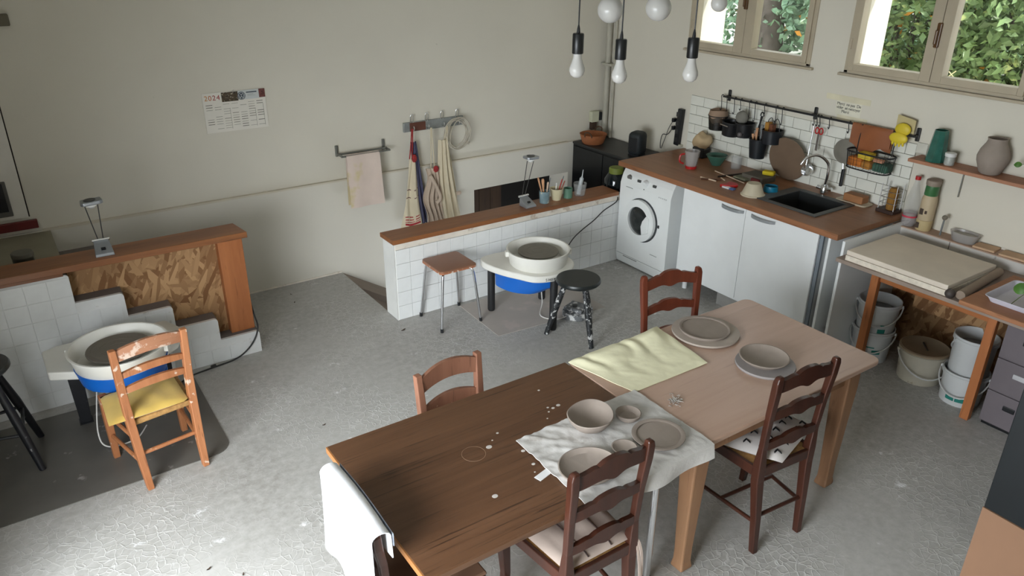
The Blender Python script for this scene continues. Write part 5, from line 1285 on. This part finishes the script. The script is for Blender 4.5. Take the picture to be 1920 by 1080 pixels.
# ------------------------------------------------------------------ note painted on the wall
t = thing('wall_note', 'short note in dark letters on the wall above the rail', 'sign', (0, -2.585, 1.52))
nt_m = M('dark_ink', S((34, 34, 32)), .8)
bm = B(); box(bm, -.0012, 0, -.10, .10, -.055, .05); obj('paper', bm, M('faded_paper', S((222, 218, 200)), .8), t)
bm = B(); box(bm, -.0016, 0, -.16, .19, .045, .085); box(bm, -.0016, 0, -.16, .08, -.085, -.050); obj('tape', bm, M('yellowed_tape', S((216, 209, 182)), .6), t)
for s, z, d in (('Merci  ne pas  De', .018, 0), ('vider  et nettoyer', -.008, 0), ('Merci', -.034, .02)):
    textmesh('lettering', s, .029, nt_m, t, (-.0018, d, z), (PI/2, 0, -PI/2), .0003, 'CENTER', .92)

# ------------------------------------------------------------------ shelf on the right wall
shelf_m = WOOD('shelf_wood', S((150, 102, 76)), S((176, 124, 94)), 1, 5, .6)
t = thing('wall_shelf', 'long brown wooden shelf on the right wall', 'shelf', (-.08, -3.75, 1.30))
bx('board', shelf_m, t, -.085, .08, -.60, .575, 0, .022, .003)
bm = B(); cyl(bm, (.065, .275, 0), (.065, .275, -.19), .004, n=8); cyl(bm, (.065, .275, -.01), (-.05, .275, -.002), .004, n=8); obj('bracket', bm, rail_m, t)
SZ = 1.322
bm = B()
lathe(bm, [(0, 0), (.062, 0), (.064, .01), (.048, .15), (.042, .20), (.038, .20), (.043, .15), (.058, .015), (0, .012)], 8)
tag(obj('vase', bm, M('teal_glaze', S((46, 98, 86)), .12, var=.35, scale=10, spots=S((110, 150, 150)), spot_scale=6, spot_t=.58), None, (-.085, -3.31, SZ), .2), 'faceted teal glazed vase on the brown shelf', 'vase')
t = thing('small_jar', 'small white lidded jar beside the teal vase', 'jar', (-.105, -3.41, SZ))
bm = B(); lathe(bm, [(0, 0), (.027, 0), (.030, .005), (.030, .052), (.026, .058), (0, .058)], 24); obj('body', bm, M('jar_label', S((170, 172, 166)), .4, var=.2, scale=60), t, smooth=True)
bm = B(); lathe(bm, [(.033, .056), (.034, .074), (.030, .078), (0, .078)], 24); obj('lid', bm, M('white_lid', (.72, .72, .70), .5), t, smooth=True)
vessel('vase', 'bulbous beige clay vase on the brown shelf', 'vase', (-.085, -3.65, SZ), [(0, 0), (.050, 0), (.060, .008), (.086, .075), (.090, .105), (.080, .145), (.058, .185), (.052, .205), (.056, .218), (.050, .218), (.046, .200), (.060, .17), (.08, .10), (.05, .015), (0, .012)], clay_m, None, 40)
tag(bx('wall_socket', M('white_socket', S((206, 204, 192)), .4), None, -.012, 0, -.036, .036, -.036, .036, .004, loc=(0, -3.17, 1.362)), 'white wall socket left of the brown shelf', 'socket')
ws = bpy.data.objects['wall_socket']; 
# ------------------------------------------------------------------ back ledge over the clay bench
t = thing('bench_ledge', 'white backed wooden ledge along the wall above the clay bench', 'ledge', (-.06, -3.75, .78))
bx('riser', M('scuffed_white', S((206, 202, 196)), .6, var=.08, spots=S((150, 144, 138)), spot_scale=20, spot_t=.66), t, -.060, .055, -.85, .55, 0, .067)
bm = B(); box(bm, -.062, -.058, .2, .205, 0, .067); obj('joint', bm, M('joint_dark', S((120, 112, 104)), .8), t)
bx('top', M('dusty_ledge_wood', S((176, 148, 128)), .75, var=.12, scale=8), t, -.066, .058, -.85, .60, .067, .075, .001)
LZ = .855
t = thing('bottle', 'clear plastic bottle with a red cap on the ledge', 'bottle', (-.07, -3.225, LZ))
bm = B(); lathe(bm, [(0, 0), (.040, 0), (.046, .012), (.047, .06), (.044, .10), (.047, .13), (.044, .18), (.026, .255), (.0155, .30), (.0155, .32), (0, .32)], 30); obj('body', bm, clear_glass, t, smooth=True)
bm = B(); lathe(bm, [(0, .002), (.038, .002), (.043, .015), (.043, .095), (0, .095)], 26); obj('water', bm, MILK('pale_water', (.55, .48, .48), .35), t, smooth=True)
bm = B(); lathe(bm, [(.0475, .062), (.0475, .074), (.0465, .074), (.0465, .062)], 28); obj('label_band', bm, M('pink_band', S((196, 60, 80)), .5), t)
bm = B(); lathe(bm, [(0, .318), (.018, .318), (.018, .342), (0, .342)], 20); obj('cap', bm, red_p, t, smooth=True)
t = thing('spray_can', 'tall beige jar with a green collar standing on a tub', 'jar', (-.07, -3.332, LZ+.072))
jar_b = M('kraft_beige', S((190, 172, 142)), .6, var=.06)
bm = B(); lathe(bm, [(0, 0), (.046, 0), (.048, .01), (.048, .14), (.040, .17), (0, .17)], 28); obj('body', bm, jar_b, t, smooth=True)
bm = B(); lathe(bm, [(.041, .168), (.043, .172), (.041, .235), (0, .235)], 26); obj('collar', bm, M('green_plastic', S((60, 110, 66)), .4, var=.1), t, smooth=True)
bm = B(); lathe(bm, [(.042, .234), (.045, .24), (.045, .268), (.038, .272), (0, .262)], 26); obj('cap', bm, M('taupe_lid', S((150, 136, 122)), .6), t, smooth=True)
bm = B(); box(bm, -.0495, -.044, .0, .024, .04, .08); box(bm, -.0495, -.042, -.022, -.01, .05, .07); obj('print', bm, M('jar_print', S((70, 56, 46)), .7), t)
t = thing('tub', 'low beige printed tub under the tall jar', 'tub', (-.07, -3.332, LZ))
bm = B(); lathe(bm, [(0, 0), (.044, 0), (.048, .006), (.050, .066), (.046, .071), (0, .071)], 28); obj('body', bm, M('kraft_tub', S((196, 176, 132)), .6), t, smooth=True)
bm = B(); box(bm, -.0510, -.045, .008, .030, .018, .055); obj('print', bm, MATS['jar_print'], t)
t = thing('clay_tool', 'small grey knobbed tool standing on the ledge', 'tool', (-.08, -3.455, LZ))
bm = B(); cyl(bm, (0, 0, 0), (0, -.004, .11), .006, n=10); obj('shaft', bm, grey_t, t)
bm = B(); bmesh.ops.create_uvsphere(bm, u_segments=14, v_segments=8, radius=.017, matrix=Matrix.Translation((0, -.004, .122))); obj('knob', bm, M('wood_knob', S((120, 112, 98)), .6), t, smooth=True)
t = thing('plastic_tub', 'clear oval plastic tub with lid on the ledge', 'tub', (-.065, -3.60, LZ))
bm = B(); lathe(bm, [(0, 0), (.07, 0), (.086, .05), (.089, .06), (.085, .06), (.067, .004), (0, .004)], 30, sx=.62, sy=1.05); obj('tub', bm, milky, t, smooth=True)
bm = B(); lathe(bm, [(0, .012), (.072, .012), (.080, .045), (.0, .05)], 26, sx=.55, sy=1.0); obj('contents', bm, M('grey_contents', S((170, 166, 156)), .6, var=.2, scale=30), t, smooth=True)
for i, (y, w, l) in enumerate(((-3.745, .065, 'thin clay tile lying on the ledge beside the plastic tub'), (-3.915, .075, 'thin clay tile lying at the right end of the ledge'))):
    tag(bx('clay_tile', M('clay_tile', S((196, 162, 130)), .8, var=.08), None, -.055, .045, -w, w, 0, .014, .003, loc=(-.062, y, LZ), rot=(0, 0, .08)), l, 'tile', 'clay tiles on the ledge')

# ------------------------------------------------------------------ clay bench
t = thing('clay_bench', 'long clay bench with orange wooden legs and a strand board back', 'workbench', (-.45, -3.85, 0))
bx('top', M('dusty_grey_top', S((150, 134, 122)), .8, var=.12, scale=6), t, -.375, .33, -1.0, .64, .755, .78, .003)
for y in (.46, -.265): 
    bx('leg', orange_wood, t, -.192, -.150, y-.025, y+.025, 0, .755, .003)
bx('front_rail', WOOD('orange_rail', S((150, 88, 46)), S((180, 112, 62)), 1, 6, .5), t, -.165, -.145, -.27, .44, .635, .755, .003)
bx('back_board', osb_dark, t, .41, .425, -.75, .64, 0, .755)
bx('middle_board', osb_dark, t, .13, .145, -.30, .34, .42, .76)
pl_m = M('plaster_slab', S((222, 210, 194)), .85, var=.05)
t = thing('plaster_slab', 'thick square plaster slab lying on the clay bench', 'slab', (-.535, -3.585, .78))
bx('lower_board', M('layered_board_edge', S((222, 212, 196)), .8, var=.15, scale=30), t, -.275, .275, -.325, .322, 0, .034, .003)
bx('upper_board', pl_m, t, -.273, .273, -.323, .320, .036, .066, .004)
t = thing('rolling_pin', 'long grey rolling pin lying beside the plaster slab', 'rolling pin', (-.53, -3.955, .78))
bm = B(); cyl(bm, (-.26, -.02, .028), (.27, .025, .028), .026, n=20); obj('barrel', bm, M('dusty_pin', S((150, 132, 116)), .75, var=.1), t, smooth=True)
bm = B(); bmesh.ops.create_uvsphere(bm, u_segments=14, v_segments=8, radius=.028, matrix=Matrix.Translation((-.285, .025, .028))); obj('end_cap', bm, M('dark_cap', S((66, 58, 54)), .6), t, smooth=True)
tag(bx('work_board', WOOD('orange_work_board', S((144, 92, 58)), S((172, 118, 80)), 1, 5, .55), None, -.32, .30, -.36, .36, 0, .026, .004, loc=(-.53, -4.36, .78)), 'orange wooden work board at the right end of the clay bench', 'board')
t = thing('white_tray', 'white plastic tray at the right edge of the bench', 'tray', (-.56, -4.26, .807), .0)
def trayring(z, k): return [V(x*k, y*k, z) for x, y in rrect(-.19, .17, -.20, .18, .03)]
bm = B(); RR = [[bm.verts.new(p) for p in trayring(z, k)] for z, k in ((0, .90), (.035, 1.0), (.037, 1.03), (.034, 1.03), (.032, .985), (.004, .885))]
for a, b in zip(RR, RR[1:]): bridge(bm, a, b)
bm.faces.new(RR[0][::-1]); bm.faces.new(RR[-1]); obj('tray', bm, M('lavender_white_plastic', S((206, 204, 216)), .4), t)
# plants
leafv = M('fresh_leaf', S((74, 116, 44)), .45, var=.2)
def leafmesh(L, w):
    bm = B(); sheet(bm, 6, 4, lambda u, v: V(L*u, w*(v-.5)*2*math.sin(PI*min(1, .08+.92*u))**.8, .15*L*math.sin(PI*u)-.25*w*abs(v-.5)), .0012); return bm
def leafrot(k):
    r_ = random.Random(k+40); n_ = V(-.8+r_.uniform(-.35, .35), -.3+r_.uniform(-.35, .35), .6+r_.uniform(-.2, .2)).normalized()
    x_ = V(r_.uniform(-.4, .4), .6*(1 if k % 2 else -1), -.6+r_.uniform(-.5, .9)); x_ = (x_-n_*x_.dot(n_)).normalized(); y_ = n_.cross(x_)
    return Matrix((x_, y_, n_)).transposed().to_euler()
t = thing('potted_plant', 'trailing green plant standing in the white tray', 'plant', (-.55, -4.31, .812))
bm = B(); lathe(bm, [(0, 0), (.05, 0), (.07, .10), (.066, .10), (.046, .006), (0, .006)], 24); obj('pot', bm, M('plant_pot', S((150, 96, 66)), .8), t, smooth=True)
bm = B(); lathe(bm, [(0, .082), (.063, .084), (0, .092)], 20); obj('soil', bm, M('soil', S((54, 42, 34)), .95), t)
for k, (dx, dy, dz, L, a) in enumerate(((-.11, .135, .085, .06, 2.2), (-.16, .13, -.03, .05, 2.6), (-.05, .10, .12, .055, 1.5), (-.10, .02, .16, .06, 3.0), (.05, .08, .16, .06, .9), (.02, -.06, .18, .06, -1.), (-.08, -.07, .13, .06, -2.4), (.08, -.02, .12, .05, -.3))):
    e = V(dx, dy, dz)
    bm = B(); tube(bm, spline([(0, 0, .085), e*.5+V(0, 0, .10), e], 5), .0022, 6); st_ = obj('stem', bm, M('green_stem', S((84, 100, 50)), .6), t, smooth=True)
    bm = leafmesh(L*1.25, L*.55); obj('leaf', bm, leafv, t, e, rot=leafrot(k), smooth=True)
t = thing('hanging_vine', 'trailing vine hanging over the right end of the shelf', 'plant', (-.08, -3.93, SZ))
bm = B(); lathe(bm, [(0, 0), (.04, 0), (.055, .09), (.051, .09), (.037, .006), (0, .006)], 22); obj('pot', bm, MATS['plant_pot'], t, smooth=True)
for k, (dx, dy, dz, L, a) in enumerate(((-.03, .105, .10, .035, 2.0), (-.05, .03, .16, .04, 2.8), (.02, -.06, .15, .04, -1.2), (-.04, -.08, .02, .04, -2.0), (-.02, .06, .19, .04, 1.4))):
    e = V(dx, dy, dz); bm = B(); tube(bm, spline([(0, 0, .07), e*.5+V(0, 0, .07), e], 5), .0016, 6); obj('stem', bm, MATS['green_stem'], t, smooth=True)
    bm = leafmesh(L*1.2, L*.5); obj('leaf', bm, leafv, t, e, rot=leafrot(k+3), smooth=True)

# ------------------------------------------------------------------ buckets and drawers under the bench
bk_w = M('white_bucket', S((206, 208, 208)), .4, var=.05, scale=4); bk_d = M('dusty_bucket', S((186, 180, 164)), .55, var=.08, scale=8, spots=S((160, 148, 128)), spot_scale=9, spot_t=.6)
teal = M('teal_label', S((36, 130, 118)), .5)
def bucket(label, loc, r0, r1, h, m, lid=None, print_=None, ang=0, hz=.72, hs=1.0):
    t = thing('bucket', label, 'bucket', loc, ang, 'buckets under the clay bench')
    bm = B(); lathe(bm, [(0, 0), (r0, 0), (r0+.002, .006), (r1-.004, h*.86), (r1+.004, h*.87), (r1+.004, h*.93), (r1, h*.94), (r1+.003, h), (r1-.003, h), (r1-.006, h*.9), (r0-.004, .01), (0, .01)], 36); obj('body', bm, m, t, smooth=True)
    if lid:
        bm = B(); lathe(bm, [(r1+.006, h-.008), (r1+.007, h+.004), (r1-.004, h+.008), (r1-.012, h+.002), (0, h+.002)], 36); obj('lid', bm, lid, t, smooth=True)
    else:
        bm = B(); lathe(bm, [(r1-.012, h*.70), (0, h*.70)], 30); obj('slip', bm, M('grey_slip', S((120, 116, 112)), .5), t)
    for s in (-1, 1):
        bm = B(); cyl(bm, (0, s*(r1-.002), h*.88), (0, s*(r1+.014), h*.88), .011, n=10); obj('ear', bm, m, t)
    bm = B(); tube(bm, [V(-(r1+.02)*math.sin(a_)*hs, (r1+.012)*math.cos(a_), h*.88-.115*math.sin(a_)) for a_ in [k*PI/16 for k in range(17)]], .0048, 7); obj('handle', bm, M('white_wire', S((200, 200, 198)), .4), t, smooth=True)
    if print_:
        for a0, a1, z0, z1 in print_:
            n = 8; bm = B()
            def q(u, v): a_ = a0+(a1-a0)*u; z = z0+(z1-z0)*v; r = r0+(r1-r0)*z/(h*.86)+.0016; return V(-r*math.cos(a_), r*math.sin(a_), z)
            sheet(bm, n, 1, q, .0008); obj('label_print', bm, teal, t)
    return t
P1 = [(-.7, -.25, .075, .105), (.15, .6, .070, .100), (-.35, .1, .12, .128)]
bucket('lower white bucket of the pair beside the left bench leg', (-.42, -3.345, 0), .112, .130, .235, bk_w, None, P1, .35)
bucket('upper white bucket of the pair beside the left bench leg', (-.42, -3.345, .190), .114, .132, .245, bk_w, None, [(-.6, -.2, .045, .075), (.2, .7, .045, .075), (-.5, -.3, .10, .108)], .45)
mb = bucket('beige lidded bucket alone in the middle under the bench', (-.400, -3.692, 0), .128, .146, .222, bk_d, M('dusty_lid', S((150, 132, 108)), .7, var=.12), None, .75, hs=1.1)
bx('stick_on_lid', drk, mb, -.055, .055, -.005, .005, .224, .232, .002)
bucket('lower white bucket of the pair beside the right bench leg', (-.445, -3.985, 0), .110, .128, .220, bk_w, None, [(-.55, .0, .035, .065), (.05, .5, .035, .06)], .2)
bucket('upper open white bucket of the pair beside the right bench leg', (-.435, -3.985, .196), .108, .122, .255, bk_w, None, None, 1.0, hs=-.6)
t = thing('drawer_unit', 'grey drawer unit with cut-out handles under the bench end', 'drawers', (-.38, -4.42, 0))
dg = M('grey_mauve_laminate', S((104, 96, 100)), .6, var=.06)
bx('body', dg, t, -.21, .22, -.24, .24, 0.02, .66, .003)
bx('base', dark_m, t, -.20, .21, -.23, .23, 0, .02)
for k in range(3):
    d = bx('drawer', dg, t, -.222, -.21, -.238, .238, .03+k*.212, .235+k*.212, .003)
    bx('handle_slot', M('pale_slot', S((190, 188, 190)), .5) if k == 1 else black_m, d, -.226, -.221, .07, .135, .145+k*.212, .175+k*.212, .004)

# ------------------------------------------------------------------ dark tall cabinet and cardboard in the right foreground
t = thing('dark_cabinet', 'tall black cabinet at the right edge of the room', 'cabinet', (-1.33, -5.0, 0))
bx('body', M('blue_black_paint', S((20, 26, 28)), .45, var=.12), t, -.335, .30, -.32, .31, .04, 1.75, .004)
bx('base', black_matt, t, -.32, .29, -.31, .30, 0, .04)
bx('door', M('blue_black_door', S((18, 23, 26)), .4, var=.12), t, -.352, -.336, -.315, .305, .06, 1.74, .003)
bx('door_handle', steel, t, -.37, -.352, -.27, -.255, .78, .95, .004)
t = thing('cardboard_box', 'flat folded brown cardboard box standing in the right foreground', 'box', (-2.50, -5.14, 0), -.03)
card = M('cardboard', S((124, 92, 69)), .8, var=.04); card2 = M('cardboard_dark', S((140, 100, 70)), .85)
bx('panel', card, t, -.115, -.108, -.32, .152, 0, .895, .001)
bx('back_panel', card, t, -.100, -.093, -.32, .150, 0, .885, .001)
bx('folded_edge', card2, t, -.108, -.100, -.32, .150, 0, .889, .001)
bx('hand_slot', M('slot_shadow', S((84, 56, 36)), .9), t, -.1158, -.1149, -.12, -.02, .842, .862)

# ------------------------------------------------------------------ pendant lamps
opal = M('opal_glass', (.52, .51, .49), .22, var=.02)
def bulb(label, p, kind):
    t = thing('pendant_lamp', label, 'lamp', (p[0], p[1], 3.45), 0, 'pendant bulbs above the table')
    dz = p[2]-3.45
    if kind == 'small':
        bm = B(); lathe(bm, [(0, -.030), (.012, -.0285), (.024, -.020), (.030, -.004), (.029, .008), (.022, .026), (.0165, .045), (.0155, .062), (0, .062)], 26, (0, 0, dz)); obj('bulb', bm, opal, t, smooth=True)
        z = dz+.060
    else:
        R = .049 if kind == 'globe' else .031
        bm = B(); lathe(bm, [(R*math.sin(a*PI/18), -R*math.cos(a*PI/18)) for a in range(0, 17)] + [(.018, R*1.15), (0, R*1.15)], 32, (0, 0, dz)); obj('bulb', bm, opal, t, smooth=True)
        z = dz+R*1.12
    bm = B(); lathe(bm, [(0, 0), (.0205, 0), (.022, .003), (.022, .070), (.020, .074), (0, .074)], 22, (0, 0, z)); obj('socket', bm, dark_m, t, smooth=True)
    bm = B(); lathe(bm, [(.0075, .074), (.006, .09), (.003, .104), (0, .104)], 12, (0, 0, z)); obj('cord_grip', bm, black_m, t, smooth=True)
    bm = B(); cyl(bm, (0, 0, z+.10), (0, 0, 0), .0027, n=8); obj('cord', bm, black_m, t)
    bm = B(); lathe(bm, [(0, -.03), (.03, -.03), (.045, -.005), (.045, 0), (0, 0)], 24); obj('ceiling_rose', bm, dark_m, t, smooth=True)
bulb('leftmost pendant bulb in a black socket', (-3.156, -3.401, 2.161), 'small')
bulb('middle pendant bulb in a black socket, left of the corner pipes', (-3.027, -3.501, 2.142), 'small')
bulb('right pendant bulb in a black socket, left of the window', (-2.799, -3.653, 2.149), 'small')
bulb('large white globe in front of the corner pipes', (-2.998, -3.394, 2.372), 'globe')
bulb('large white globe right of the corner pipes', (-2.842, -3.495, 2.380), 'globe')
bulb('small white globe in front of the left window', (-2.645, -3.621, 2.397), 'ball')
